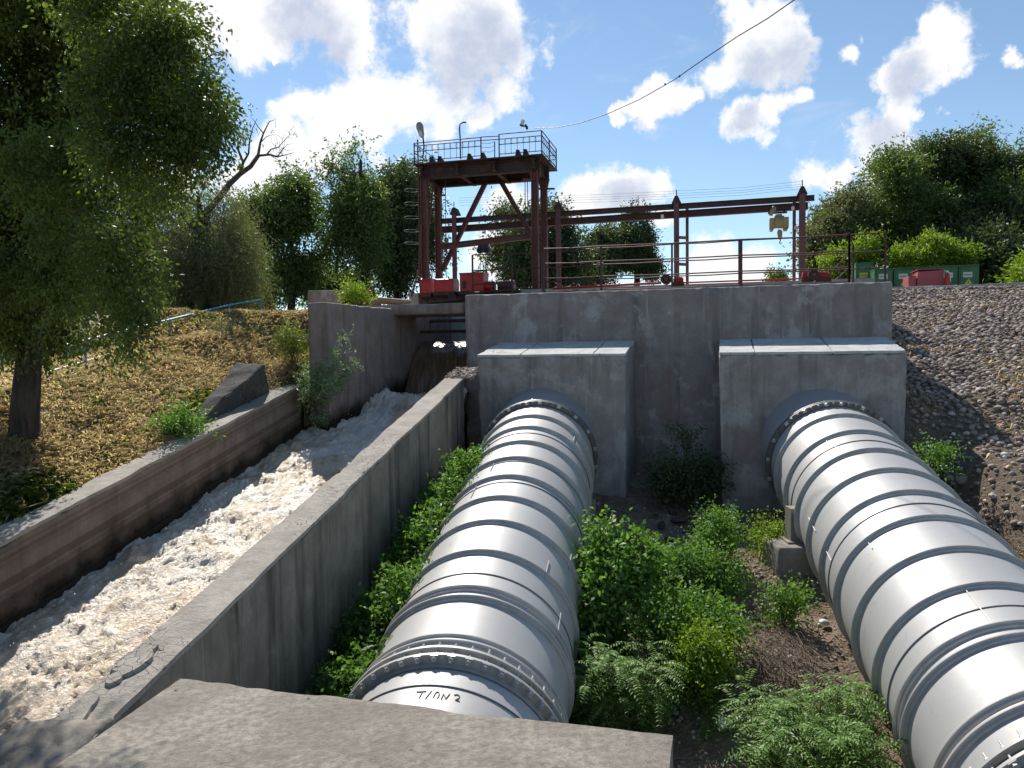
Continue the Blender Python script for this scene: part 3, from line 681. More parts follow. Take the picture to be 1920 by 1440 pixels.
def pipe(Q,label,ringsy,flange_far,flange_near,extra_t,seams,welds,seed):
    e=empty('penstock_pipe',Q+PD*9-np.array([0,0,1.3]),label,'pipe','silver penstock pipes')
    tf=t_from_y(Q,flange_far,1.09); tn=t_from_y(Q,flange_near,1.09) if flange_near else t_at(QR,1893,1425,1.085)
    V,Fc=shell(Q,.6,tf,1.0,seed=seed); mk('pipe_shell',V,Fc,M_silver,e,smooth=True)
    V,Fc=lathe(Q,[(tf+.06,1.015),(tf+.1,1.03),(tf+.35,1.03),(tf+2.2,1.03)],120); mk('collar',V,Fc,M_coll,e,smooth=True)
    # stiffening rings: angle section welded to a pad
    ts=[t_from_y(Q,y,1.055) for y in ringsy]+list(extra_t)
    for t_ in ts:
        V,Fc=lathe(Q,[(t_-.040,.995),(t_-.038,1.022),(t_-.010,1.026),(t_-.008,1.050),(t_+.004,1.052),(t_+.008,1.040),(t_+.030,1.038),(t_+.034,.995)],120)
        mk('stiffening_ring',V,Fc,M_ring,e,smooth=True,angle=30)
    def flange(t_,dark,nb,gap,rodl,ro):
        mat=M_gask if dark else M_silver
        for k,tt in enumerate((t_,t_+gap)):
            V,Fc=lathe(Q,[(tt-.016,.99),(tt-.016,ro),(tt+.012,ro),(tt+.012,.99)],120); mk('flange',V,Fc,mat,e,smooth=True,angle=30)
        V,Fc=lathe(Q,[(t_+.012,.99),(t_+.012,1.022),(t_+gap-.016,1.022),(t_+gap-.016,.99)],96); mk('gasket_band',V,Fc,M_gask,e,smooth=True,angle=30)
        for k in range(nb):
            a=2*math.pi*(k+.5)/nb; r_=(1.0+ro)/2+.012
            m=MB(); j=rng.normal(0,.008)
            m.tube([pc(Q,t_-rodl*.42+j,r_,a),pc(Q,t_+gap+rodl*.58+j,r_,a)],.0095,6)
            for (ta,tb,rr) in ((t_-.016-.035,t_-.018,.026),(t_+gap+.014,t_+gap+.034,.026)): m.tube([pc(Q,ta,r_,a),pc(Q,tb,r_,a)],rr,6)
            w=pc(Q,t_-.019,r_,a); rad=math.cos(a)*PUp+math.sin(a)*PRt; tan=np.cross(PD,rad)
            c=lambda i,jj,kk:w+tan*.034*i+rad*.030*jj+PD*kk
            m.hexa([c(-1,-1,-.008),c(1,-1,-.008),c(1,1,-.008),c(-1,1,-.008),c(-1,-1,0),c(1,-1,0),c(1,1,0),c(-1,1,0)])
            m.build('bolt',M_bolt if flange_near and not dark else M_ring if not dark else M_gask if k%3 else M_bolt,e)
    flange(tf,True,56,.055,.10,1.085)
    flange(tn,False,44,.11,.16,1.085)
    # sheet seams: a hairline raised lap round the pipe, and short lap welds along it
    for y in seams:
        t_=t_from_y(Q,y,1.0) if y>20 else y
        V,Fc=lathe(Q,[(t_-.006,.992),(t_-.004,1.011),(t_+.004,1.011),(t_+.006,.992)],120); mk('sheet_seam',V,Fc,M_gask,e,smooth=False)
    for (ta,tb,a) in welds:
        V,Fc=[],[]
        m=MB(); m.tube([pc(Q,ta+(tb-ta)*k/4,1.010,a+.002*k) for k in range(5)],.006,5); m.build('lap_weld',M_ring,e)
    # saddle straps
    return e,ts,tf,tn
eL,tsL,tfL,tnL=pipe(QL,'left silver ribbed penstock pipe running under the foreground block',[776,797,824,854,888,927,972,1028,1095,1113,1186,1196.5],751,1224,[],[1254,1285,904,865,1075,812],
   [(8.6,9.2,-.9),(7.6,8.0,.75),(6.7,7.3,1.05),(10.2,10.7,-.35),(9.4,9.9,-.5),(12.2,12.5,.8),(8.3,8.7,1.1)],1)
eR,tsR,tfR,tnR=pipe(QR,'right silver ribbed penstock pipe leaving the frame at lower right',[774,804,838,875,916,963,1021,1088],752,None,[],[1136,944,826],
   [(8.3,8.7,-.8),(9.7,10.1,-1.35),(8.9,9.2,-1.35),(6.4,7.0,-.3),(7.1,7.35,-.55),(11.2,11.6,-.5),(10.7,11.1,-.45)],2)
print('rings R',tsR,'L',tsL,tfL,tfR,tnL)
# the right pipe's nearest rings lie beyond its crest in the photograph
for t_ in (t_at(QR,1918,1159,1.06),t_at(QR,1918,1182,1.06),t_at(QR,1918,1292,1.06),t_at(QR,1918,1316,1.06)):
    V,Fc=lathe(QR,[(t_-.040,.995),(t_-.038,1.022),(t_-.010,1.026),(t_-.008,1.050),(t_+.004,1.052),(t_+.008,1.040),(t_+.030,1.038),(t_+.034,.995)],120)
    mk('stiffening_ring',V,Fc,M_ring,eR,smooth=True,angle=30)
# hand written mark on the left pipe
def on_pipe(Q,x,y,r=1.0):
    d=ray(x,y); a=d-PD*(d@PD); q=-Q; b=q-PD*(q@PD); A=a@a;B=2*a@b;C=b@b-r*r; D=B*B-4*A*C
    return d*((-B-math.sqrt(max(D,0)))/(2*A))
def strokes(Q,lines,parent,name,mat,r=1.006,w=.005):
    m=MB()
    for L in lines:
        pts=[]
        for a,b in zip(L[:-1],L[1:]):
            for k in range(4): pts.append(on_pipe(Q,a[0]+(b[0]-a[0])*k/4,a[1]+(b[1]-a[1])*k/4,r))
        pts.append(on_pipe(Q,L[-1][0],L[-1][1],r)); m.tube(pts,w,5)
    m.build(name,mat,parent)
cx=lambda L:[(560+x/3.43,1080+y/3.43) for x,y in L]
strokes(QL,[cx([(758,745),(822,741)]),cx([(796,743),(788,760),(776,782)]),cx([(855,738),(838,760),(815,788)]),
  cx([(866,780),(878,755),(888,745),(902,748),(905,760),(893,785)]),cx([(916,792),(932,757),(946,790),(972,758)]),cx([(1000,765),(1020,762),(1036,772),(1030,786),(1008,797),(1035,806)])],eL,'painted_mark',M_mark,1.0035,.0045)

# pedestals and steel saddles under the pipes
def pedestal(Q,t_,lab):
    c=Q+PD*t_; x0=c[0]; y0=c[1]; zt=c[2]-.50
    zg=c[2]-2.3
    o=rough_hexa('pipe_pedestal',[np.array([x0-1.40,y0-.42,zg]),np.array([x0+1.35,y0-.42,zg]),np.array([x0+1.35,y0+.42,zg]),np.array([x0-1.40,y0+.42,zg]),
       np.array([x0-1.36,y0-.38,zt]),np.array([x0+1.32,y0-.38,zt]),np.array([x0+1.32,y0+.38,zt]),np.array([x0-1.36,y0+.38,zt])],M_ped,.06,.02,.05,None,int(t_*10))
    tag(o,lab,'pedestal','concrete pipe pedestals')
    e=empty('pipe_saddle',np.array([x0,y0,zt]),lab.replace('concrete pedestal','grey steel saddle'),'saddle','steel pipe saddles')
    for k in (-1,1):
        a=x0+k*1.03; m=MB(); H8=lambda w,d,z0,z1: m.hexa([np.array([a+i*w,y0+j*d,z]) for z in (z0,z1) for (i,j) in ((-1,-1),(1,-1),(1,1),(-1,1))])
        H8(.08,.12,zt+.03,c[2]+.0); H8(.15,.2,zt-.01,zt+.03); m.build('saddle_post',M_saddle,e)
pedestal(QR,11.0,'concrete pedestal under the right pipe near its block')
pedestal(QL,11.3,'concrete pedestal hidden in green leaves under the left pipe')
pedestal(QR,5.6,'concrete pedestal under the lower end of the right pipe')

# ------------------------------------------------------------------ gantry crane frame  (wall frame v ~21)
GV=21.1
g=empty('gate_gantry',PV(905,548,GV+.6),'tall rusty steel gate gantry with blue railed platform above the waterfall','gantry')
def gv(x,y,v=GV): return PV(x,y,v)
zdeck=1.80
uL=PU(796,400,GV)[0]; uR=PU(1003.5,400,GV)[0]; V2=GV+1.15
zt=PU(900,325,GV)[2]; zp=PU(892,296,GV)[2]
zbot=zt-.05
for (u,v) in ((uL,GV),(uR,GV),(uL,V2),(uR,V2)):
    m=MB(); m.ibeam(W(u,v,zdeck),W(u,v,zbot),.16,.19,.03,up=W(1,0,0)); m.box(u-.13,u+.13,v-.13,v+.13,zdeck,zdeck+.04)
    m.add([W(u-.10,v-.02,zbot-.30),W(u+.10,v-.02,zbot-.30),W(u+.17,v-.02,zbot),W(u-.17,v-.02,zbot),W(u-.10,v+.02,zbot-.30),W(u+.10,v+.02,zbot-.30),W(u+.17,v+.02,zbot),W(u-.17,v+.02,zbot)],
      [(0,1,2,3),(7,6,5,4),(0,4,5,1),(1,5,6,2),(2,6,7,3),(3,7,4,0)])
    m.build('leg',M_rust,g)
m=MB()
for v in (GV,V2): m.ibeam(W(uL-.12,v,zbot+.17),W(uR+.16,v,zbot+.17),.16,.36,.04)
for u in (uL,uL+(uR-uL)*.33,uL+(uR-uL)*.66,uR): m.ibeam(W(u,GV-.25,zbot+.17),W(u,V2+.3,zbot+.17),.12,.28,.03)
m.build('girder',M_rustd,g)
m=MB(); m.box(uL-.20,uR+.30,GV-.32,V2+.55,zbot+.355,zbot+.385)
for (x) in (815,830,885,910,975,989):
    u=PU(x,300,GV)[0]; m.add([W(u-.07,GV-.28,zbot+.386),W(u+.07,GV-.28,zbot+.386),W(u+.05,GV-.28,zbot+.55),W(u-.04,GV-.28,zbot+.56),
      W(u-.07,GV+.1,zbot+.386),W(u+.07,GV+.1,zbot+.386),W(u+.05,GV+.1,zbot+.45),W(u-.04,GV+.1,zbot+.45)],[(0,1,2,3),(7,6,5,4),(0,4,5,1),(1,5,6,2),(2,6,7,3),(3,7,4,0)])
m.build('platform',M_rustd,g)
# diagonal braces and the lifting beam
m=MB(); m.ibeam(PV(914,335,V2),PV(829,508,V2),.11,.13,.02); m.build('brace',M_rust,g)
m=MB(); m.ibeam(PV(935,333,V2),PV(1003,452,V2),.11,.13,.02); m.build('brace',M_rust,g)
m=MB(); m.ibeam(PV(826,463,GV+.3),PV(994,443,GV+.3),.12,.17,.025); m.build('lifting_beam',M_rust,g)
m=MB()
for x in (900,914):
    c=PV(x,470,GV+.3); m.tube([c-W(0,.08,0),c+W(0,.08,0)],.085,12)
c=PV(907,464,GV+.3); m.bar(c+np.array([0,0,.08]),c-np.array([0,0,.14]),.30,.16); m.build('pulley_block',M_black,g)
for (x,y0,y1) in ((835,338,560),(984,325,440),(988.5,325,450)):
    m=MB(); m.tube([PV(x,y0,GV+.25),PV(x+2,y1,GV+.25)],.012,5); m.build('lifting_cable',M_wire,g)
for (x,y0,y1) in ((901,480,545),(906,480,545),(913,480,545)):
    m=MB(); m.tube([PV(x,y0,GV+.3),PV(x,y1,GV+.3)],.008,5); m.build('lifting_cable',M_wire,g)
m=MB()
for (x0,x1,y,v) in ((826,835,366,GV+.2),(980,1000,337,GV-.1),(1008,1040,354,V2),(803,822,367,GV+.1),(803,822,505,GV+.2)): m.bar(PV(x0,y,v),PV(x1,y,v),.05,.05)
m.build('spacer_bar',M_rust,g)
# ladder with hoops at the left leg
m=MB()
for v in (GV-.05,GV+.3): m.tube([PV(783,262,v),PV(786,420,v),PV(788,552,v)],.022,6)
for k in range(24):
    y=275+k*11.5; m.tube([PV(784.5+k*.17,y,GV-.05),PV(784.5+k*.17,y,GV+.3)],.012,5)
m.build('ladder',M_rust,g)
for y in (356,381,407,432,455):
    m=MB(); c=np.array(PV(785,y,GV+.1)); pts=[c+W(-.22+.22*math.cos(a),.25*math.sin(a),0) for a in np.linspace(.2,2*math.pi-.2,14)]; m.tube(pts,.0055,4); m.build('cage_hoop',M_grey,g)
m=MB(); m.tube([PV(771,556,GV-.6),PV(786,505,GV-.3),PV(790,420,GV-.1)],.03,6); m.tube([PV(812,345,GV+.3),PV(805,420,GV+.2),PV(791,520,GV)],.03,6); m.build('strut',M_rust,g)
# platform railing
zp0=zbot+.385
def railing(name,pts,heights,mat,parent,r=.014,balus=0,post_r=.018,rh=1.0,dropped=(),posts=True):
    m=MB()
    for a,b in zip(pts[:-1],pts[1:]):
        for h in heights: m.tube([a+np.array([0,0,h]),b+np.array([0,0,h])],r,5)
        if balus:
            L=np.linalg.norm(b-a); n=int(L/balus)
            for k in range(1,n):
                q=a+(b-a)*k/n; m.tube([q+np.array([0,0,.06]),q+np.array([0,0,heights[-2]])],.006,4)
                q2=q+np.array([0,0,heights[-2]]); 
                for s_ in (-1,1): m.tube([q2,q2+(b-a)/L*.03*s_-np.array([0,0,.10])+(a-b)/L*.0,q+np.array([0,0,heights[-2]-.16])],.004,3)
    o=m.build(name,mat,parent) 
    if posts:
        for p in pts:
            MB().tube([p,p+np.array([0,0,max(heights)])],post_r,6).build('railing_post',mat,o)
    return o
H=PU(1001,246,GV-.3)[2]-zp0
A=W(uL-.17,GV-.30,zp0);B=W(uR+.27,GV-.30,zp0);C=W(uR+.27,V2+.52,zp0);D=W(uL-.17,V2+.52,zp0)
p1=np.array([*PV(902,290,GV-.3)[:2],zp0]); p2=np.array([*PV(936,288,GV-.3)[:2],zp0]); p0=A+(p1-A)*.12
railing('railing',[A,p1],[.08,.55*H,.8*H,H*.93],M_blue,g,.014,.17)
m=MB()
for h in (H*.80,H*.95): m.tube([p1+np.array([0,0,h]),p2+np.array([0,0,h*.97])],.014,5)
for h in (.3,.5,.68): 
    q=p2*.22+p1*.78; m.tube([p1+np.array([0,0,h*H]),(p1+p2)/2+np.array([0,0,h*H-.03]),p1*.25+p2*.75+np.array([0,0,h*H+.01])],.006,4)
m.tube([p1*.25+p2*.75,p1*.25+p2*.75+np.array([0,0,.7*H])],.016,5); m.build('gate_rail',M_blue,g)
railing('railing',[p2,B],[.08,.55*H,.78*H,H],M_blue,g,.014,.17)
railing('railing',[B,(B+C)/2*1.0,C],[.08,.55*H,.8*H,H],M_blue,g,.014,.17)
railing('railing',[C,D],[.08,.5*H,H*.7],M_blue,g,.012,.17)
railing('railing',[D,A],[.08,.5*H,H*.9],M_blue,g,.012,0)
# lamps and camera on the gantry
lp=empty('flood_lamp',PV(791,290,GV-.2),'drop shaped grey street lamp head standing on the gantry corner','lamp')
MB().tube([PV(793,294,GV-.2),PV(795,275,GV-.2),PV(793,256,GV-.2)],.022,6).build('lamp_bracket',M_blue,lp)
a=PV(791.5,257,GV-.2);b=PV(785,229,GV-.2); dd=(b-a); m=MB()
m.tube([a,a+dd*.12,a+dd*.4,a+dd*.65,a+dd*.85,a+dd*.96,b],[.05,.075,.09,.105,.095,.06,.01],12); m.build('lamp_head',M_lamp,lp,True)
m=MB(); m.tube([a-dd*.02+W(0,-.05,0),a+dd*.2+W(0,-.07,0),a+dd*.38+W(0,-.06,0)],[.03,.055,.03],10); m.build('lamp_glass',M_white,lp,True)
lp=empty('lamp_pole',PV(863,296,GV+.4),'thin hooked lamp pole rising from the middle of the gantry platform','lamp pole')
MB().tube([PV(863.5,298,GV+.2),PV(863,262,GV+.2),PV(861.5,242,GV+.2),PV(862.5,233,GV+.2),PV(867,230,GV+.2),PV(873,229.5,GV+.2)],.02,6).build('pole',M_wire,lp)
MB().bar(PV(868,229.6,GV+.2),PV(874,229.2,GV+.2),.07,.025).build('lamp_shade',M_lamp,lp)
sc=empty('security_camera',PV(987,243,GV-.25),'small white security camera clamped on top of the blue platform rail','camera')
MB().bar(PV(978,235,GV-.3),PV(981.5,225,GV-.3),.10,.075).build('camera_housing',M_white,sc)
MB().bar(PV(977.6,236.5,GV-.3),PV(978.3,234.5,GV-.3),.12,.09).build('lens_hood',M_black,sc)
m=MB(); m.bar(PV(980,236,GV-.3),PV(990,238,GV-.3),.03,.03); m.bar(PV(985.5,234,GV-.3),PV(988.5,242,GV-.3),.09,.05); m.build('bracket',M_black,sc)
m=MB(); P0=PV(1003,242,GV-.3); P1=np.array([7.0,7.0,0]); 
pts=[]
wire_px=[(1002,240,20.5),(1045,239,19.6),(1090,230,18.7),(1140,213,17.6),(1200,186,16.4),(1265,149,15.2),(1325,107,14),(1380,70,13),(1440,34,12),(1493,-3,11),(1560,-52,10),(1640,-120,9)]
m.tube([PV(*q) for q in wire_px],.009,5); 
for q in ((1274,143,15),(1247,158,15.5)): m.ell(PV(*q),.022,.022,.022,6,4)
o=m.build('overhead_cable',M_wire); tag(o,'long dark cable rising from the gantry corner across the sky','cable')

# ------------------------------------------------------------------ red gate machines
BV=20.55
bm_=empty('machine_base',W(-5.6,BV,1.17),'dark riveted steel base beam carrying the red gate machines','base frame')
m=MB(); uA=PU(789,560,BV)[0]; uB=PU(900,560,BV)[0]
m.ibeam(W(uA,BV-.15,1.58),W(uB+1.2,BV-.15,1.58),.2,.36,.04); m.ibeam(W(uA,BV+.6,1.58),W(uB+1.2,BV+.6,1.58),.2,.36,.04); m.build('beam',M_rustd,bm_)
m=MB(); c=PV(862,553,BV-.3)
m.tube([W(uA+1.05,BV-.32,1.6),W(uA+1.05,BV+.3,1.6)],.12,14); m.tube([W(uA+.35,BV-.32,1.5),W(uA+1.35,BV-.3,1.55)],.05,8); m.tube([W(uA+.2,BV-.3,1.42),W(uA+.2,BV+.2,1.42)],.14,12); m.build('drive_shaft',M_rustd,bm_,True)
def machine(x0,x1,y0,y1,v,d,lab,style,mat=M_red,name='gate_motor',cat='machine'):
    u0=PU(x0,(y0+y1)/2,v)[0];u1=PU(x1,(y0+y1)/2,v)[0]; z0=PU((x0+x1)/2,y1,v)[2]; z1=PU((x0+x1)/2,y0,v)[2]
    e=empty(name,W((u0+u1)/2,v+d/2,z0),lab,cat)
    z0=min(z0,1.79) if v>20.4 else z0
    def prism(u0,u1,v0,v1,z0,z1,b):
        # rounded top box: profile in v,z
        pr=[(v0,z0),(v1,z0),(v1,z1-b),(v1-b*.3,z1-b*.3),(v1-b,z1),(v0+b,z1),(v0+b*.3,z1-b*.3),(v0,z1-b)]; n=len(pr)
        V=[W(u0,a,c) for a,c in pr]+[W(u1,a,c) for a,c in pr]
        return V,[tuple(range(n-1,-1,-1)),tuple(range(n,2*n))]+[(k,(k+1)%n,n+(k+1)%n,n+k) for k in range(n)]
    m=MB()
    if style=='cover':
        m.add(*prism(u0,u1,v,v+d,z0+.06,z1,.09)); m.build('cover',mat,e,True,50)
        m=MB(); 
        for q in (.02,.5,.96):
            uu=u0+(u1-u0)*q; m.add(*prism(uu-.012,uu+.012,v-.012,v+d+.012,z0+.05,z1+.012,.09))
        m.build('cover_rib',mat,e)
    elif style=='box':
        m.box(u0,u1,v,v+d,z0+.04,z1); m.build('housing',mat,e)
        m=MB(); m.box(u0-.015,u1+.015,v-.02,v+d+.02,z1-.01,z1+.03); m.build('lid',mat,e)
        m=MB(); m.box(u0+(u1-u0)*.12,u0+(u1-u0)*.26,v-.012,v-.001,z0+.12,z1-.2); m.build('opening',M_black,e)
        m=MB(); m.tube([W(u1,v+d*.4,z0+.18),W(u1+.18,v+d*.4,z0+.18)],.13,14); m.build('motor_drum',mat,e,True)
    elif style=='motor':
        zc=(z0+z1)/2; r=(z1-z0)/2*.82
        m.tube([W(u0,v+d/2,zc),W(u1,v+d/2,zc)],r,18); m.build('motor_body',mat,e,True)
        m=MB()
        for k in range(9):
            uu=u0+(u1-u0)*(.1+.8*k/8); m.tube([W(uu-.008,v+d/2,zc),W(uu+.008,v+d/2,zc)],r*1.1,18)
        m.build('cooling_fin',mat,e,True)
        m=MB(); m.box((u0+u1)/2-.09,(u0+u1)/2+.09,v+d/2-.05,v+d/2+.08,zc+r*.8,zc+r*1.25); m.build('terminal_box',mat,e)
    m=MB(); m.box(u0-.02,u1+.02,v-.03,v+d+.03,z0-.04,z0+.05); m.build('foot',M_rustd,e)
    return e
machine(789,807,522,554,BV-.3,.35,'narrow red steel cover standing at the left foot of the gantry','cover')
machine(814,850,522,551,BV-.3,.5,'rounded red motor cover, second machine from the left on the gate beam','cover')
machine(862,906,513,549,BV-.3,.5,'tallest red gearbox housing, right of the rounded red cover','box')
machine(931,961,522,546,BV+.2,.4,'dull maroon motor right of the red gearbox housing','motor',M_red2)
machine(912,926,527,546,BV+.3,.3,'small dark round gear case between red gearbox and maroon motor','motor',M_red2)
machine(1262,1281,519,533,18.2,.25,'small bright red motor beside the valve on the wall top','motor')
machine(1505,1524,509,525,18.2,.3,'red motor left of the gear wheel at the right end of the wall','motor')
machine(1532,1557,509,525,18.2,.3,'red motor right of the gear wheel at the right end of the wall','motor')
def gear(x,y,v,r,lab):
    c=PV(x,y,v); e=empty('gear_case',c-np.array([0,0,r]),lab,'gear case')
    m=MB(); m.tube([c-W(0,.08,0),c+W(0,.08,0)],r,12); m.build('case',M_rustd,e,True)
    m=MB()
    for k in range(8):
        a=k*math.pi/4; q=c+W(r*.75*math.cos(a),-.1,r*.75*math.sin(a)); m.tube([q,q+W(0,.03,0)],.018,6)
    m.tube([c-W(0,.13,0),c-W(0,.07,0)],r*.4,10); m.build('hub',M_rust,e)
gear(1249,524,18.2,.12,'dark valve gear case left of the small bright red motor')
gear(1525,516,18.2,.12,'dark gear wheel between two red motors at the right')
# red drive shafts lying on the wall
for (x0,y0,x1,y1,r,lab) in ((1036,541,1240,530.5,.028,'long red drive pipe lying along the wall top, left of the valve'),(1283,530,1500,522.5,.018,'thin red drive rod along the wall top, right of the small motor')):
    o=MB().tube([PV(x0,y0,17.9),PV(x1,y1,17.9)],r,8).build('drive_rod',M_red); tag(o,lab,'rod')
# ------------------------------------------------------------------ monorail runway
RV=22.3
rw=empty('hoist_runway',PV(1180,548,RV),'long red brown steel monorail runway on posts above the head wall','runway')
def beam(x0,y0,x1,y1,v,w,h,name,mat=M_bead):
    m=MB(); m.ibeam(PV(x0,y0,v),PV(x1,y1,v),w,h,.022); m.build(name,mat,rw)
beam(829,415,1527,371,RV,.13,.145,'upper_beam'); beam(829,431,1515,386,RV+.25,.14,.19,'lower_beam')
def trestle(x,xr,ytop,wpx,rear=True,vv=RV-.18,mat=M_post,batt=()):
    u=PU(x,450,vv)[0]; zt_=PU(x,ytop,vv)[2]; wd=wpx/F*21.5
    m=MB(); m.ibeam(W(u,vv,zdeck),W(u,vv,zt_),wd,wd*.9,.02,up=W(0,1,0)); m.box(u-wd*.42,u+wd*.42,vv-.03,vv+.03,zdeck,zt_-.02); m.build('post',mat,rw)
    m=MB(); m.add([W(u-.13,vv-.05,zt_-.0),W(u+.13,vv-.05,zt_),W(u+.04,vv-.05,zt_+.2),W(u-.04,vv-.05,zt_+.2),W(u-.13,vv+.3,zt_),W(u+.13,vv+.3,zt_),W(u+.04,vv+.3,zt_+.2),W(u-.04,vv+.3,zt_+.2)],
       [(0,1,2,3),(7,6,5,4),(0,4,5,1),(1,5,6,2),(2,6,7,3),(3,7,4,0)]); m.tube([W(u,vv,zt_+.2),W(u,vv,zt_+.38)],.014,5); m.build('insulator_bracket',M_rustd,rw)
    if rear:
        v2=vv+1.3; u2=PU(xr,450,v2)[0]; z2=PU(xr,ytop+8,v2)[2]
        m=MB(); m.ibeam(W(u2,v2,zdeck),W(u2,v2,z2),.085,.10,.015,up=W(0,1,0)); m.box(u2-.04,u2+.04,v2-.02,v2+.02,zdeck,z2); m.build('post',mat,rw)
        for y in batt:
            z_=PU(x,y,vv)[2]; z3=PU(xr,y+1,v2)[2]; MB().bar(W(u,vv,z_),W(u2,v2,z3),.04,.085).build('batten',mat,rw)
trestle(1268.5,1288.5,381,9.5,True,batt=(445,495)); trestle(1504,1489,364,10.5,True,batt=(426,474)); trestle(1047,0,392,9,False); trestle(852,0,402,8,False)
# hoist
hs=empty('electric_hoist',PV(1461,455,RV+.3),'dull yellow electric hoist with hook hanging under the runway beam','hoist')
hv=RV+.25
MB().ell(PV(1451,393,hv-.12),.075,.06,.10,12,8).bar(PV(1448,393,hv-.12),PV(1445,404,hv-.12),.10,.10).build('trolley_motor',M_yel,hs,True)
MB().bar(PV(1440,400,hv),PV(1476,398,hv),.10,.035).bar(PV(1470,393,hv-.1),PV(1471,400,hv-.1),.06,.03).build('trolley',M_rustd,hs)
m=MB(); m.tube([PV(1452,417,hv-.15),PV(1470,416,hv-.15)],.17,16); m.bar(PV(1454,405,hv-.1),PV(1466,404,hv-.1),.2,.06); m.build('drum_housing',M_yel,hs,True)
for (xa,xb,ya,yb) in ((1443.5,1452,409,432),(1469,1479,407,431)):
    u0=PU(xa,420,hv-.3)[0];u1=PU(xb,420,hv-.3)[0]; za=PU(xa,yb,hv-.3)[2]; zb=PU(xa,ya,hv-.3)[2]
    m=MB(); m.box(u0,u1,hv-.32,hv+.05,za+.06,zb); m.box(u0+.01,u1-.03,hv-.28,hv,za,za+.06); m.build('control_box',M_yel,hs)
for x in (1459.3,1464.5): MB().tube([PV(x,425,hv-.15),PV(x,434,hv-.15)],.006,4).build('hoist_rope',M_wire,hs)
m=MB(); m.tube([PV(1462,431,hv-.15),PV(1462,436,hv-.15),PV(1462.5,444,hv-.15),PV(1463,449,hv-.15)],[.05,.072,.06,.03],10); m.build('hook_block',M_yel,hs,True)
m=MB(); m.tube([PV(1463,448,hv-.15),PV(1463,452,hv-.15),PV(1461.2,455,hv-.15),PV(1463.3,458,hv-.15),PV(1465.6,455,hv-.15)],.014,6); m.build('hook',M_black,hs)
# bare bulbs hanging under the runway
for (x,y,lab) in ((1242,398,'bare bulb lamp hanging under the runway left of the twin post'),(1487,382,'bare bulb lamp hanging on the runway beside the hoist')):
    c=PV(x,y,RV-.05); e=empty('bulb_lamp',c,lab,'lamp','bulb lamps on the runway')
    m=MB(); m.tube([c+W(0,0,.0),c+W(0,0,-.06)],.03,8); m.tube([c+W(-.09,0,-.01),c+W(.09,0,.01)],.02,6); m.build('lamp_cap',M_rustd,e)
    m=MB(); m.ell(c+W(0,0,-.115),.048,.048,.065,10,8); m.build('bulb',M_white,e,True)
# thin overhead conductors above the runway
for i,(dy) in enumerate((0,-5,-9,-14)):
    m=MB(); pts=[PV(x,y+dy,RV+.1) for x,y in ((860,385),(1048,381),(1150,378),(1268,372),(1390,366),(1503,354))]; m.tube(pts,.0032,4)
    o=m.build('conductor_wire',M_wire); tag(o,['lowest','second lowest','second highest','highest'][i]+' of the four thin wires strung above the runway','wire','wires above the runway')

# ------------------------------------------------------------------ deck railings
def deckrail(pts_px,heights,v,lab,extra=None,mat=M_rail,r=.016,pr=.025):
    z0=1.33
    base=[np.array([*PV(x,500,v_)[:2],z0]) for x,v_ in pts_px]
    e=empty('deck_railing',base[0],lab,'railing')
    m=MB()
    for a,b in zip(base[:-1],base[1:]):
        for h in heights: 
            mid=(a+b)/2+np.array([0,0,h-.015]); m.tube([a+np.array([0,0,h]),mid,b+np.array([0,0,h])],r,5)
    m.build('rails',mat,e)
    for p in base: MB().tube([p-np.array([0,0,.3]),p+np.array([0,0,heights[-1]])],pr,6).build('railing_post',mat,e)
    return e
deckrail([(1020,17.4),(1127,17.4),(1390,17.4),(1592,17.4)],[.12,.42,.76,1.10],17.4,'front dark red tube railing along the top of the head wall')
deckrail([(886,19.6),(1018,19.6),(1127,19.4),(1260,19.3),(1386,19.2),(1660,19.0)],[.15,.55,.92,1.33],19.3,'second tube railing standing behind the front one on the deck')
deckrail([(1592,17.4),(1600,19.4),(1575,23),(1556,25)],[.3,.75,1.12],18,'side tube railing turning back at the right end of the head wall')
deckrail([(886,19.8),(960,18.9)],[.35,.9],19,'short sloping stair railing left of the head wall deck')
# upstream wire fence
e=empty('wire_fence',W(-9,26,1.8),'thin wire fence on the far side of the deck at left','fence')
m=MB()
for h in (.35,.75): m.tube([PV(690,545,27)*[1,1,0]+[0,0,1.85+h],PV(880,545,27)*[1,1,0]+[0,0,1.85+h]],.012,4)
m.build('wire',M_wire,e); 
for x in range(700,881,30):
    p=PV(x,545,27); MB().tube([np.array([p[0],p[1],1.8]),np.array([p[0],p[1],2.65])],.02,5).build('fence_post',M_rail,e)
e=empty('low_rail',W(2,29,1.8),'low pale rail far behind the deck between the runway posts','railing')
m=MB(); a=W(-2,24.5,2.02);b=W(4.3,24.5,2.02); m.tube([a,b],.012,4); m.build('rail',M_wirel,e)
# left bits: rusty sand pipe, low parapet, posts
m=MB(); m.tube([PV(697,573,16.9),PV(701,567,16.9),PV(712,563.5,17.0),PV(726,564.5,17.1),PV(770,568,17.3)],[.085,.085,.085,.08,.075],12)
o=m.build('discharge_pipe',M_rpipe,None,True,60); tag(o,'short rusty sand coloured pipe lying bent on the wing wall','pipe')
o=rough_hexa('parapet_block',[W(*PU(577,566,19.5)[:2],.9),W(*PU(641,566,19.5)[:2],.9),W(*PU(641,566,20)[:2],.9),W(*PU(577,566,20)[:2],.9),W(*PU(577,545,19.5)[:2],PU(577,545,19.5)[2]),W(*PU(641,545,19.5)[:2],PU(641,544,19.5)[2]),W(*PU(641,545,20)[:2],PU(641,544,19.5)[2]),W(*PU(577,545,20)[:2],PU(577,545,19.5)[2])],M_head,.1,.01,.02,None,44)
tag(o,'low grey block parapet behind the wing wall','parapet')
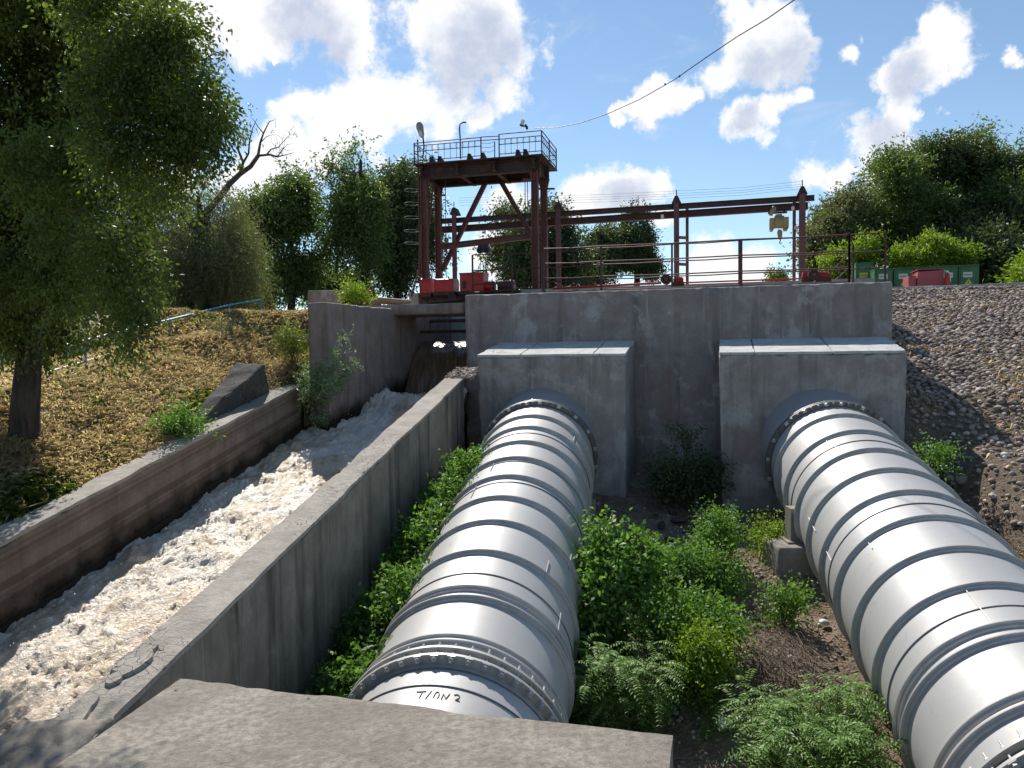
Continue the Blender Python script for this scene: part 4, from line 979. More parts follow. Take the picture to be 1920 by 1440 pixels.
for (x,y,y1,w,lab) in ((645,536,566,.10,'short rusty post beside the low grey parapet'),(691,541,568,.16,'short square rusty stump left of the sand coloured pipe')):
    o=MB().bar(PV(x,y1,18.6),PV(x,y,18.6),w,w).bar(PV(x-1,y,18.6),PV(x+1,y,18.6),w*1.3,.03).build('stump_post',M_rust); tag(o,lab,'post')
# pale power wires at left
for i,(y0,y1) in enumerate(((440,450),(464,471),(469,475))):
    pts=[PY(-60+ (560)*k/10,y0+(y1-y0)*k/10+6*math.sin(math.pi*k/10),14+1.2*k) for k in range(11)]
    o=MB().tube(pts,.008,4).build('power_wire',M_wirel); tag(o,['upper pale wire crossing in front of the left willow','middle pale wire crossing in front of the left willow','lower pale wire crossing in front of the left willow'][i],'wire','power wires at left')

# ------------------------------------------------------------------ cabinets and boxes at right
CV=29.5
ztop=1.80
def cabinet(x0,x1,ytop,lab,sign,tri,v=CV,d=.9):
    u0=PU(x0,530,v)[0]+.008;u1=PU(x1,530,v)[0]-.008; zt_=PU((x0+x1)/2,ytop,v)[2]
    e=empty('electric_cabinet',W((u0+u1)/2,v+d/2,ztop),lab,'cabinet','green electric cabinets')
    MB().box(u0,u1,v,v+d,ztop,zt_).build('cabinet_body',M_green,e)
    MB().box(u0-.01,u1+.01,v-.05,v+d+.03,zt_,zt_+.035).build('cabinet_roof',M_green,e)
    dr=MB().box(u0+.05,u1-.05,v-.025,v-.001,ztop+.1,zt_-.06).build('door',M_green,e)
    MB().tube([W(u1-.1,v-.05,(ztop+zt_)/2),W(u1-.1,v-.026,(ztop+zt_)/2)],.02,8).build('door_handle',M_black,dr)
    k=(u1-u0)
    if sign:
        sx,sy,sm=sign; a=PU(sx,sy,v-.03); sg=MB().box(a[0]-.14,a[0]+.14,v-.034,v-.026,a[2]-.09,a[2]+.09).build('sign_plate',M_sign if sm=='w' else M_ysign,e)
        m=MB(); rr=random.Random(int(sx))
        # small lettering, too far off to read
        x=a[0]-.105
        while x<a[0]+.10:
            w_=rr.uniform(.012,.022); h_=rr.uniform(.028,.045); m.box(x,x+w_,v-.0365,v-.0345,a[2]-.02,a[2]-.02+h_); x+=w_+.009
        m.build('lettering',M_ink,sg)
    if tri:
        a=PU(tri[0],tri[1],v-.03); s_=.125
        tr=MB().add([W(a[0]-s_,v-.034,a[2]-.1),W(a[0]+s_,v-.034,a[2]-.1),W(a[0],v-.034,a[2]+.1),W(a[0]-s_,v-.026,a[2]-.1),W(a[0]+s_,v-.026,a[2]-.1),W(a[0],v-.026,a[2]+.1)],[(0,1,2),(5,4,3),(0,3,4,1),(1,4,5,2),(2,5,3,0)]).build('warning_triangle',M_ysign,e)
        bz=[(.01,.055),(-.022,-.008),(-.002,-.008),(-.014,-.07),(.024,.012),(.004,.012)]
        MB().add([W(a[0]+x,v-.037,a[2]+z-.015) for x,z in bz]+[W(a[0]+x,v-.0345,a[2]+z-.015) for x,z in bz],[tuple(range(6)),tuple(range(11,5,-1))]+[(k,6+k,6+(k+1)%6,(k+1)%6) for k in range(6)]).build('bolt_symbol',M_ink,tr)
cabinet(1604,1638,494,'tallest green cabinet with a yellow sign, left end of the row',(1619.5,516,'y'),None,CV+1.2)
cabinet(1639,1674,505.5,'green cabinet second from left, white sign above the wall edge',(1656,518.5,'w'),None)
cabinet(1675.5,1713,504,'green cabinet with white sign over a yellow triangle, left of the pink box',(1693.5,518,'w'),(1695,530))
cabinet(1714,1756,502,'green cabinet half hidden behind the pink box',None,None)
cabinet(1757,1796,500,'green cabinet behind the red extinguisher',(1778,516,'w'),None)
cabinet(1797,1836,498.5,'green cabinet at the right end of the row with sign and triangle',(1814.5,515,'w'),(1816,527.5))
pb=empty('sand_box',PV(1745,552,27),'faded pink red metal box in front of the green cabinets','box')
u0=PU(1721,530,27)[0];u1=PU(1769,530,27)[0]; zt_=PU(1745,508.5,27)[2]
MB().hexa([W(u0-.04,27,ztop-.15),W(u1,27,ztop-.15),W(u1,27.9,ztop-.15),W(u0-.02,27.9,ztop-.15),W(u0,27,zt_),W(u1,27,zt_+.02),W(u1,27.9,zt_+.05),W(u0+.04,27.9,zt_+.03)]).build('box_body',M_pink,pb)
MB().box(u0-.02,u1+.02,26.97,27.93,zt_+.052,zt_+.07).build('lid',M_pink,pb)
MB().box(u0-.26,u0-.042,27.05,27.8,ztop,zt_-.12).build('side_bin',M_pink,pb)
fx=empty('fire_extinguisher',PV(1775,545,26.9),'red fire extinguisher hanging on a post beside the pink box','fire extinguisher')
c=PV(1775.5,538,26.9); m=MB(); m.tube([c,c+W(0,0,.03),c+W(0,0,.36),c+W(0,0,.42),c+W(0,0,.45)],[.06,.075,.075,.05,.02],14); m.build('cylinder',M_red,fx,True)
m=MB(); m.tube([c+W(0,0,.45),c+W(0,0,.5)],.02,8); m.bar(c+W(-.08,0,.5),c+W(.04,0,.5),.02,.02); m.tube([c+W(.03,0,.47),c+W(.1,0,.42),c+W(.1,0,.15)],.012,6); m.build('valve',M_white,fx)
o=MB().tube([PV(1772,556,27.05)-[0,0,.3],PV(1772,512,27.05)],.02,6).build('holder_post',M_wire); tag(o,'thin dark post carrying the red fire extinguisher','post')
# kerb on the crest of the slope
e=empty('crest_kerb',W(8,25.6,1.7),'pale concrete kerb along the crest of the cobbled slope','kerb')
rough_hexa('kerb_stone',[W(3.3,25.3,1.6),W(9.6,25.3,1.6),W(9.6,26.0,1.6),W(3.3,26.0,1.6),W(3.3,25.35,1.90),W(9.6,25.35,1.93),W(9.6,26.0,1.93),W(3.3,26.0,1.90)],M_deck,.08,.03,.05,e,60)
rough_hexa('kerb_stone',[W(9.62,25.3,1.5),W(16,25.1,1.3),W(16,25.9,1.3),W(9.62,26.0,1.5),W(9.62,25.35,1.93),W(16,25.2,1.55),W(16,25.9,1.55),W(9.62,26.0,1.93)],M_deck,.08,.03,.05,e,61)
# stair with blue handrail on the left hill
st=empty('stairway',np.array([-8,10,-1]),'narrow concrete stairway behind the grassy hill','stairs')
m=MB()
def hx(d,Y): return XL(Y)-.33-d
for k in range(34):
    Y=6.5+k*.34; z=hill_z(np.array(2.9),np.array(Y))+.06
    x0=hx(2.55,Y);x1=hx(3.5,Y); m.hexa([np.array(q) for q in [(x1,Y,z-.6),(x0,Y,z-.6),(x0,Y+.34,z-.6),(x1,Y+.34,z-.6),(x1,Y,z),(x0,Y,z),(x0,Y+.34,z),(x1,Y+.34,z)]])
m.build('steps',M_deck,st)
hr=empty('stair_handrail',np.array([-8,12,-.4]),'light blue handrail beside the stairway on the grassy hill','handrail')
pb_=[]
for (x,y,d) in ((40,716,0),(160,688,0),(265,636,0),(321,616,0),(376,598,0),(432,581,0),(491,562,0)):
    # find the Y on the d=3.6 line matching the picture column
    best=min(np.linspace(6,26,800),key=lambda Y:abs(proj(np.array([hx(2.5,Y),Y,0]))[0]-x)); pb_.append((hx(2.5,best),best,x,y))
tops=[]
for (X,Y,x,y) in pb_:
    zt_=PY(x,y,Y)[2]; zb_=float(hill_z(np.array(2.5),np.array(Y)))-.1; zt_=max(zt_,zb_+.5); tops.append(np.array([X,Y,zt_]))
    MB().tube([np.array([X,Y,zb_]),tops[-1]],.022,6).build('railing_post',M_lblue,hr)
MB().tube(tops,.022,6).build('hand_bar',M_lblue,hr)
MB().tube([p-np.array([0,0,.35]) for p in tops],.015,6).build('middle_bar',M_lblue,hr)

# ------------------------------------------------------------------ foliage
def unit(a): return a/(np.linalg.norm(a,axis=-1,keepdims=True)+1e-9)
def leaf_quads(P,D,L,Wd,r,upb=.6):
    """P base points, D directions, L lengths, Wd widths -> rhombic leaves with a folded midrib"""
    n=len(P); N=r.normal(size=(n,3)); N[:,2]+=upb; D=unit(D); S=unit(np.cross(D,N)); Nn=np.cross(S,D)
    L=L[:,None];Wd=Wd[:,None]
    a=P; b=P+D*L*.45+S*Wd*.5+Nn*Wd*.12; c=P+D*L-Nn*L*.12; d=P+D*L*.45-S*Wd*.5+Nn*Wd*.12
    V=np.stack([a,b,c,d],1).reshape(-1,3); F_=np.arange(4*n).reshape(n,4)
    return V,F_
CLV={}
def crown(lumps,ntw,nl,tw_len,leaf,wd,r,droop=0.0,gap=.0,weightpx=False,shell=.45,weights=None,seed=0,spread=.35,gapf=.9,up=.35,outer=1.0):
    L=np.array(lumps,float); L0=L; sub=[]
    for q,l in enumerate(L0):
        ns=int(np.clip(9+l[3]*5,10,26))
        for _ in range(ns):
            dd=unit(r.normal(size=3)); rr=r.uniform(.5,.98); f=r.uniform(.22,.40)
            sub.append([*(l[:3]+dd*rr*l[3:6]),*(l[3:6]*f*np.array([1.15,1.15,.85]))])
    L=np.concatenate([L0*np.array([1,1,1,.8,.8,.8]),np.array(sub)])
    w=L[:,3]*L[:,4]*L[:,5]; w=(L[:,3]*L[:,5]/L[:,1]**1.6*60)**1.0 if weightpx else w**.75; w[:len(L0)]*=.22; w/=w.sum()
    k=r.choice(len(L),ntw*2,p=w); d=unit(r.normal(size=(ntw*2,3))); rad=r.random(ntw*2)**shell
    P=L[k,:3]+d*rad[:,None]*L[k,3:6]
    P+=r.normal(size=P.shape)*L[k,3:6].mean(1)[:,None]*.07
    nz=fbm(P*gapf,3,seed); keep=(nz>min(gap,np.quantile(nz,.35))); P=P[keep][:ntw]; d=d[keep][:ntw]; kk=k[keep][:ntw]; n=len(P)
    D=unit(d*outer+r.normal(size=(n,3))*.45+np.array([0,0,up-droop*1.6]))
    tl=tw_len*r.uniform(.6,1.3,n)*(P[:,1]/8.5 if weightpx else 1)
    s=np.tile(np.linspace(.05,1,nl),(n,1)); jitter=r.normal(size=(n,nl,3))*leaf*.5
    sag=np.zeros((n,nl,3)); sag[...,2]=-(droop*.6+.08)*tl[:,None]*s**2
    Q=P[:,None]+D[:,None]*(tl[:,None]*s)[...,None]+sag+jitter
    LD=D[:,None]*.6+r.normal(size=(n,nl,3))*.7; LD[...,2]-=.25+droop
    Q=Q.reshape(-1,3);LD=LD.reshape(-1,3); m=len(Q); sz=np.clip(Q[:,1]/8.0,.4,1.3) if weightpx else 1.0
    V,F_=leaf_quads(Q,LD,leaf*r.uniform(.65,1.25,m)*sz,wd*r.uniform(.7,1.2,m)*sz,r)
    base=np.repeat(r.random(n)*.35+np.clip(fbm(P*1.3,3,seed+3)*1.0+.2,0,.5)+.45*_hash(kk,kk*0+3,kk*0,seed),nl); var=np.clip(base*.75+r.random(m)*.35,0,1)
    return V,F_,var,P,kk
def limbs(m,trunk,r0,r1,targets,r,rl,bend=.15,sub=3):
    n=len(trunk); rs=[r0+(r1-r0)*i/(n-1) for i in range(n)]; m.tube(trunk,rs,10)
    for (t_,tg,rr) in targets:
        i=t_*(n-1); a=int(min(i,n-2)); p=trunk[a]*(1-(i-a))+trunk[a+1]*(i-a); tg=np.array(tg,float)
        L=np.linalg.norm(tg-p); q=[p]
        for k in range(1,6):
            s=k/5; q.append(p+(tg-p)*s+np.array([0,0,L*bend*math.sin(math.pi*s)])+r.normal(size=3)*L*.035)
        m.tube(q,[rr*(1-.75*k/5) for k in range(6)],7)
        for _ in range(sub):
            s=r.integers(2,5); p2=q[s]; e=(tg-p2)*.5+r.normal(size=3)*min(L,1.6)*.16; L2=np.linalg.norm(e); q2=[p2+e*k/3+r.normal(size=3)*L2*.05 for k in range(4)]; q2[0]=p2
            m.tube(q2,[rr*.42,rr*.3,rr*.2,rr*.07],5)
def tree(name,label,cat,base,lumps,trunk,r0,r1,leafm,n,nl,tw,leaf,wd,seed,droop=0,gap=-.06,group=None,barkm=None,limb_r=None,sub=3,inner=1.0,ltg=None,**kw):
    r=np.random.default_rng(seed)
    e=empty(name,np.array(base,float),label,cat,group)
    V,F_,var,P,kk=crown(lumps,n,nl,tw,leaf,wd,r,droop,gap,seed=seed,**kw)
    mk('crown',V,F_,leafm,e,attr={'var':var})
    m=MB(); trunk=[np.array(q,float) for q in trunk]
    zb,zt2=trunk[0][2],trunk[-1][2]
    tg=[(float(np.clip(.85*(l[2]-zb)/(zt2-zb)-.05,.3,1)),np.array(l[:3])*1.0,(limb_r or r1)*r.uniform(.6,1)) for l in lumps]
    if ltg: tg=ltg
    limbs(m,trunk,r0,r1,tg,r,0,sub=sub); m.build('trunk',barkm or M_bark,e,True,60)
    return e
def lump(x,y,Y,rx,ry=None,rz=None):
    """ellipsoid centred at a photo point at world depth Y; rx,rz in photo pixels, ry in metres"""
    c=PY(x,y,Y); k=Y/F; rx_=rx*k; return (c[0],c[1],c[2],rx_,ry if ry else rx_,(rz if rz else rx)*k)

# big tree at left
bY=9.92; bx=PY(45,808,bY)
tree('broadleaf_tree','big dark broadleaf tree at the left edge, thick trunk on the grassy hill','tree',bx,
 [lump(120,120,8.8,190,1.3,150),lump(-60,200,9,180,1.3,200),lump(300,150,4.6,110,.4,95),lump(365,215,4.5,62,.3,80),lump(385,285,4.5,42,.25,45),lump(270,300,4.6,105,.4,85),lump(150,360,7.2,130,.7,110),
  lump(225,480,6.3,56,.4,75),lump(240,585,6.0,32,.25,66),lump(60,470,9.8,110,.8,90),lump(165,590,7.4,75,.5,75),lump(0,560,9.8,70,.6,80),lump(150,-60,8.6,160,.9,110),lump(-120,430,9.6,120,.9,170),lump(30,380,9.3,120,.7,90),lump(90,540,9.2,85,.5,60),lump(70,610,10.4,60,.4,60),lump(230,40,4.9,80,.4,80),lump(330,70,4.6,52,.3,62),lump(120,480,8.5,120,.6,90)],
 [bx-[0,0,.25],PY(47,770,bY),PY(52,700,bY),PY(60,600,bY+.05),PY(70,480,bY+.15),PY(100,330,bY+.3),PY(110,180,bY+.4)],.19,.08,M_leafA,14500,14,.30,.060,.030,101,droop=.3,gap=-.10,limb_r=.055,weightpx=True,ltg=[(.55,PY(250,262,8.6),.11),(.6,PY(190,200,8.8),.08),(.7,PY(10,210,9.4),.09),(.5,PY(-40,330,9.4),.08),(.85,PY(200,60,8.6),.07)],gapf=1.3,sub=4)
# willow with a dead top limb
wY=19.5; wb=PY(345,600,wY)
wz=np.array([wb[0],wb[1],.6])
wt=tree('willow_tree','grey green drooping willow with a bare dead limb, behind the big left tree','tree',wz,
 [lump(390,440,19.5,85,1.5,75),lump(340,400,19.5,90,1.5,85),lump(300,480,19.8,90,1.5,90),lump(420,500,19.6,62,1.2,75),lump(370,360,19.3,55,1,45),lump(440,540,20,50,1,55),lump(330,560,19.8,90,1.4,60),lump(460,460,20,35,1,40)],
 [wz-[0,0,.3],PY(350,560,wY),PY(360,480,wY),PY(385,400,wY)],.22,.13,M_leafW,6500,16,.6,.075,.020,102,droop=.7,gap=-.08,gapf=.8)
m=MB(); rr_=np.random.default_rng(5)
def dead(path,r0,r1): 
    n=len(path); r0*=.62;r1*=.62;m.tube([PY(x,y,wY+.1*k) for k,(x,y) in enumerate(path)],[r0+(r1-r0)*k/(n-1) for k in range(n)],7)
dead([(385,400),(412,370),(430,345),(450,326),(470,312),(484,292)],.14,.085)
dead([(450,326),(456,305),(447,282),(446,262),(440,240)],.075,.015); dead([(456,305),(466,288),(468,262),(474,240),(482,222)],.05,.008)
dead([(470,312),(484,292),(505,290),(520,294),(537,290),(552,286)],.07,.006); dead([(484,292),(488,268),(494,250),(505,228),(517,224)],.06,.006)
dead([(500,290),(508,280),(522,276),(538,258),(545,252)],.035,.005); dead([(520,294),(532,278),(540,270)],.025,.004); dead([(494,250),(484,238),(476,226),(470,218)],.025,.004)
dead([(468,262),(460,246),(458,232)],.02,.004); dead([(488,268),(500,256),(512,252),(520,262)],.02,.003); dead([(505,290),(528,304),(530,320)],.015,.003); dead([(446,262),(452,250),(462,240)],.02,.003)
for _ in range(46):
    x0,y0=[(490,262),(508,245),(522,288),(540,288),(470,250),(446,255),(530,272),(500,230),(512,282),(545,254)][rr_.integers(10)]; x0+=rr_.normal()*7;y0+=rr_.normal()*6; a=rr_.uniform(-2.7,.5); L=rr_.uniform(8,20)
    dead([(x0,y0),(x0+L*.5*math.cos(a)+rr_.normal()*1.5,y0+L*.5*math.sin(a)),(x0+L*math.cos(a),y0+L*math.sin(a)+rr_.normal()*2)],.009,.003)
m.build('dead_limb',M_dead,wt,True,60)
def std(name,label,x,ybase,Y,lumps,leafm,n,seed,leaf=.10,wd=.05,tw=.6,droop=.1,r0=.16,gap=-.05,zb=None,cat='tree',group='trees beyond the dam',trunkx=None,nl=12,**kw):
    b=PY(x,ybase,Y); leaf*=1.3; wd*=1.3; n=int(n*.85)
    if zb is not None: b=np.array([b[0],b[1],zb])
    top=min(l[1] for l in lumps); L=[lump(*l) for l in lumps]
    tx=trunkx or x; yt=top+15
    tr=[b-[0,0,.3]]+[PY(x+(tx-x)*k+5*math.sin(k*5),ybase+(yt-ybase)*k,Y) for k in (.25,.5,.75,1)]
    return tree(name,label,cat,b,L,tr,r0,r0*.25,leafm,n,nl,tw,leaf,wd,seed,droop,gap,group,**kw)
std('broadleaf_tree','bright green leafy tree between the willow and the tall slender tree',545,575,29,[(535,400,29,48,1.6,50),(505,440,29,44,1.5,46),(560,460,29,44,1.6,56),(530,515,29,52,1.6,42),(552,355,29,24,1,28),(475,390,29,24,.9,20)],M_leafB,3900,201,.12,.05,.75,.25,gapf=.7)
std('broadleaf_tree','tall slender tree with a pointed top left of the gantry',681,560,28,[(660,318,28,20,.8,36),(672,352,28,34,1.1,40),(634,335,28,24,.9,30),(660,405,28,40,1.3,45),(690,395,28,20,1,40),(640,465,28,26,1.2,36),(690,480,28,24,1.1,36),(674,285,28,7,.4,20)],M_leafB,2300,202,.11,.05,.8,.0,gapf=.8,gap=.0,up=.7,r0=.2)
std('broadleaf_tree','dark round topped tree just left of the gantry legs',745,560,31,[(762,370,31,40,1.6,48),(740,425,31,34,1.5,56),(775,430,31,45,1.6,60),(750,480,31,45,1.5,55),(735,345,31,22,1,22),(780,340,31,28,1,25)],M_leafD,4200,203,.13,.05,.75,.35,gapf=.6,gap=-.1)
std('broadleaf_tree','low green tree between the tall slender tree and the dark one',705,580,33,[(705,530,33,34,1.2,34),(660,548,33,40,1.2,22),(615,535,33,36,1.2,36)],M_leafB,1500,204,.12,.05,.7,.1,gapf=.7)
std('broadleaf_tree','leafy tree right above the blue handrail',455,590,24,[(455,525,24,45,1.2,45),(430,560,24,45,1.2,35),(480,560,24,40,1.2,40)],M_leafB,2200,205,.09,.04,.6,.2,gapf=.8)
std('broadleaf_tree','round green tree behind the right gantry legs',1010,560,55,[(985,450,55,55,3,50),(1040,440,55,48,3,42),(1070,490,55,45,3,45),(950,470,55,35,2,45),(1000,500,55,70,3,40),(1030,405,55,25,2,20),(955,405,55,25,2,20)],M_leafD,4200,206,.20,.09,1.2,.2,r0=.3,gapf=.4)
std('broadleaf_tree','low distant tree left of the tall poplar',1110,560,60,[(1100,490,60,35,2,45),(1135,450,60,16,2,22),(1125,500,60,30,2,35)],M_leafD,1500,207,.2,.09,1.0,.0,r0=.3,gapf=.4)
std('poplar_tree','tall rounded poplar behind the deck railing, left of the twin post',1190,560,62,[(1190,435,62,28,1.6,40),(1185,485,62,34,1.8,48),(1210,485,62,22,1.4,42),(1160,505,62,24,1.4,32),(1222,515,62,18,1.2,22),(1182,412,62,14,1.0,18)],M_leafD,4200,208,.18,.08,1.0,.0,r0=.3,gapf=.5,gap=-.12,up=1.0,outer=.5)
std('shrub','small green bush tip above the wall top between runway posts',1465,548,40,[(1465,520,40,14,.6,12),(1450,528,40,12,.6,10)],M_leafB,260,209,.12,.05,.5,.0,r0=.05,cat='bush',group='bushes beyond the dam')
# right-hand wooded bank
rt=[(1570,455,36,45,1.8,60),(1545,480,36,25,1.2,35),(1590,400,36,28,1.4,35)],[(1650,400,38,60,2.4,70),(1690,350,38,50,2,55),(1640,460,38,60,2,50),(1720,420,38,60,2.2,60)],[(1770,330,40,60,2.6,60),(1730,310,40,30,2,30),(1800,400,39,70,2.6,70),(1760,430,38,60,2,60)],[(1860,310,40,55,2.6,55),(1830,270,40,25,1.5,25),(1900,360,39,70,2.6,80),(1850,430,38,80,2.6,70)],[(1960,320,38,70,2.6,70),(1940,430,36,70,2.4,90),(1900,480,35,50,2,60)],[(1860,500,33,70,1.6,45),(1790,490,35,60,1.5,40),(1920,510,32,50,1.5,40)]
rl=['grey green tree at the left end of the wooded bank at right','tall leafy tree second from left on the wooded bank','leafy tree in the middle of the wooded bank at right','tallest crowned tree on the wooded bank, right of its middle','large tree cut by the right edge of the frame','dark low tree behind the right end of the green cabinets']
for i,(ls,lb) in enumerate(zip(rt,rl)):
    std('broadleaf_tree',lb,np.mean([l[0] for l in ls]),575,ls[0][2],ls,[M_leafW,M_leafB,M_leafD,M_leafB,M_leafD,M_leafD][i],[2600,4600,4600,4600,4600,3000][i],220+i,.15,.065,.9,.1,r0=.25,gapf=.5,gap=-.09,group='trees on the wooded bank',up=.5)
for i,(ls,lb,nn) in enumerate([([(1735,498,31.5,22,.6,8),(1705,502,31.5,20,.5,6),(1790,500,31.5,18,.5,6),(1758,484,31.5,10,.4,12),(1748,476,31.5,6,.3,10),(1810,494,31.5,6,.3,8),(1690,494,31.5,6,.3,8),(1775,490,31.5,9,.3,8)],'bright yellow green bush rising behind the green cabinets',1300),([(1600,490,33,40,1,40),(1620,515,33,40,1,25),(1580,520,33,30,1,25)],'yellow green bush left of the tallest cabinet',1000),([(1905,545,27,30,.8,22),(1935,540,27,30,.8,30)],'bright bush at the right frame edge beyond the kerb',500)]):
    std('shrub',lb,np.mean([l[0] for l in ls]),560,ls[0][2],ls,M_leafY,nn,240+i,.13,.045,.75,.0,r0=.05,outer=.35,nl=14,cat='bush',group='yellow green bushes at right',up=1.0,gap=-.02)
# background row behind the hill at left
for i,(x,y,Y,rx,rz) in enumerate([(40,520,30,120,130),(180,540,29,110,110),(-120,480,30,150,170),(300,560,27,70,70),(-330,520,31,150,150)]):
    std('broadleaf_tree',['dark background tree seen low behind the big left trunk','dark background tree under the big tree crown, left of the blue rail','dark background tree at the far left frame edge','dark background tree under the willow behind the blue rail','dark background tree beyond the left frame edge'][i],x,y+rz+20,Y,[(x,y,Y,rx,2.4,rz),(x+rx*.4,y+rz*.3,Y,rx*.6,2,rz*.6),(x-rx*.5,y+rz*.4,Y,rx*.6,2,rz*.6)],M_leafD,3000,260+i,.16,.07,.8,.1,gapf=.5,gap=-.12,group='dark trees behind the stairway')
# small thujas by the stair
for i,(x,y0,y1,w,Y) in enumerate([(390,555,628,15,17.5),(95,676,735,17,12.6)]):
    c=PY(x,y1,Y); k=Y/F; r=np.random.default_rng(300+i); h=(y1-y0)*k; n=5200
    s=r.random(n)**.8; a=r.random(n)*6.283; rad=w*k*np.sin(np.clip(s*1.0+.12,0,1)*math.pi)**.5*(1-.45*s)*(.75+.25*r.random(n))
    P=np.stack([c[0]+rad*np.cos(a),c[1]+rad*np.sin(a),c[2]-.15+s*h*1.1],-1); D=np.stack([np.cos(a)*.5,np.sin(a)*.5,np.ones(n)],-1)+r.normal(size=(n,3))*.3
    V,F_=leaf_quads(P,D,r.uniform(.04,.08,n),np.full(n,.02),r)
    e=empty('thuja',c,['dark conical thuja beside the blue handrail','dark conical thuja beside the lower stair steps'][i],'shrub','thujas beside the stairway'); mk('crown',V,F_,M_leafD,e,attr={'var':r.random(n)*.6}); MB().tube([c-[0,0,.3],c+[0,0,h*.5]],.03,6).build('trunk',M_bark,e)

# shrubs in the gully --------------------------------------------------
def shrub(name,label,x,y,Y,w,h,n,leafm,leaf,wd,seed,nl=8,tw=.35,droop=.15,up=.6,stems=9,zb=None,lumpsx=None,group='green shrubs in the gully',gap=-.12,cat='shrub'):
    """x,y photo point of the crown centre at depth Y, w,h half sizes in px"""
    r=np.random.default_rng(seed); c=PY(x,y,Y); k=Y/F; L=[(c[0],c[1],c[2],w*k,w*k*.8,h*k)]
    for j in range(4): L.append((c[0]+r.normal()*w*k*.5,c[1]+r.normal()*w*k*.4,c[2]+r.normal()*h*k*.35,w*k*.5,w*k*.5,h*k*.5))
    if lumpsx: L+=[lump(*q) for q in lumpsx]
    b=np.array([c[0],c[1]+.05,zb if zb is not None else gully_z(c[0],c[1])-.1]); e=empty(name,b,label,cat,group)
    V,F_,var,P,kk=crown(L,n,nl,tw,leaf,wd,r,droop,gap,seed=seed,gapf=2.2,up=up,shell=.5)
    mk('foliage',V,F_,leafm,e,attr={'var':var})
    m=MB()
    for j in range(stems):
        tg=P[r.integers(len(P))]; b2=b+np.array([r.normal()*.06,r.normal()*.06,0]); mid=(b2+tg)/2+np.array([0,0,.1])+r.normal(size=3)*.05; m.tube([b2,mid,tg],[.014,.009,.004],5)
    m.build('stems',M_stem,e); return e
shrub('leafy_shrub','large dark green leafy shrub pressed against the right side of the left pipe',1160,1085,9.6,62,75,1100,M_leafG,.085,.05,401,nl=9,lumpsx=[(1135,1010,9.8,22,.15,40),(1205,1075,9.8,35,.3,60),(1110,1150,9.2,20,.2,50)])
shrub('leafy_shrub','upright small leaved shrub in the gully, directly below the ledge',1345,1010,11.4,34,42,650,M_leafG,.05,.028,402,up=1.1)
shrub('leafy_shrub','small leaved shrub in front of the upright one in the gully',1340,1095,10.6,42,42,750,M_leafG,.055,.03,403,up=.9)
shrub('leafy_shrub','yellowish shrub beside the right pipe pedestal',1440,1015,11.6,26,28,300,M_leafY,.05,.026,404,up=.8)
shrub('leafy_shrub','yellow green shrub in the middle of the gully, left of the stones',1300,1225,8.6,52,42,800,M_leafY,.055,.03,405,up=.6)
shrub('leafy_shrub','low green shrub spreading in the gully above the yellow green one',1270,1155,9.3,85,36,1000,M_leafG,.055,.032,406)
shrub('leafy_shrub','low green shrub at the foot of the ledge, next to the tall leafy shrub',1250,1060,10.6,62,32,750,M_leafG,.06,.035,407)
shrub('leafy_shrub','small green tuft under the right pipe beside the pedestal',1480,1130,9.8,24,20,240,M_leafG,.05,.03,408)
shrub('leafy_shrub','shaded dark shrub growing between the two pipe blocks',1290,890,14.0,62,52,900,M_leafD,.07,.035,409,up=.9,lumpsx=[(1275,830,14.4,14,.15,30),(1300,830,14.4,10,.15,28)])
shrub('leafy_shrub','small green plant among cobbles at the right of the right pipe',1752,862,11.6,18,18,120,M_leafG,.05,.03,410,zb=-2.0)
shrub('leafy_shrub','low leafy bush just behind the left channel wall',340,798,11.4,32,20,300,M_leafG,.055,.03,411,zb=-1.2,group='bushes on the hill')
shrub('leafy_shrub','green bush in the hollow above the dark concrete lump',440,625,15.8,32,18,330,M_leafW,.05,.02,412,zb=.1,group='bushes on the hill')
shrub('leafy_shrub','weedy bush between the concrete lump and the wing wall',550,650,15.4,22,40,420,M_grassg,.06,.015,413,zb=-.3,group='bushes on the hill',up=1)
shrub('leafy_shrub','tuft of green weeds behind the wing wall, left of the rusty stump',668,552,17.8,20,12,200,M_leafY,.06,.03,414,zb=.9,group='bushes on the wing wall')
# undergrowth strip between the channel wall and the left pipe
def undergrowth():
    r=np.random.default_rng(500); n=10500
    Y=4.6+(14.0-4.6)*r.random(n); q=r.random(n); x=XR(Y)+.08+q*1.35
    nz=fbm(np.stack([x*1.5,Y*1.5,0*x],-1),3,5)
    hmax=(.95+1.15*np.clip(nz+.42,0,1))*(.6+.4*np.clip(q*2.5,0,1))
    hmax*=np.clip((14.6-Y)/2.2,.35,1)
    h=hmax*r.random(n)**.3
    P=np.stack([x,Y,gully_z(x,Y)+.05+h],-1)
    D=unit(r.normal(size=(n,3))*.8+np.array([0,0,.5])); nl=9; tl=r.uniform(.12,.32,n)
    sl=np.linspace(0,1,nl)[None,:]; Q=P[:,None]+D[:,None]*(tl[:,None]*sl)[...,None]+r.normal(size=(n,nl,3))*.02
    LD=D[:,None]*.4+r.normal(size=(n,nl,3))*.8; m=n*nl
    V,F_=leaf_quads(Q.reshape(-1,3),LD.reshape(-1,3),r.uniform(.04,.085,m),r.uniform(.022,.05,m),r,1.2)
    var=np.clip(np.repeat(r.random(n)*.6+fbm(P*1.5,2,3)*.8+.1,nl)+r.random(m)*.3,0,1)
    o=mk('undergrowth',V,F_,M_leafG,attr={'var':var}); tag(o,'dense leafy undergrowth between the dark channel wall and the left pipe','undergrowth',kind='stuff')
undergrowth()
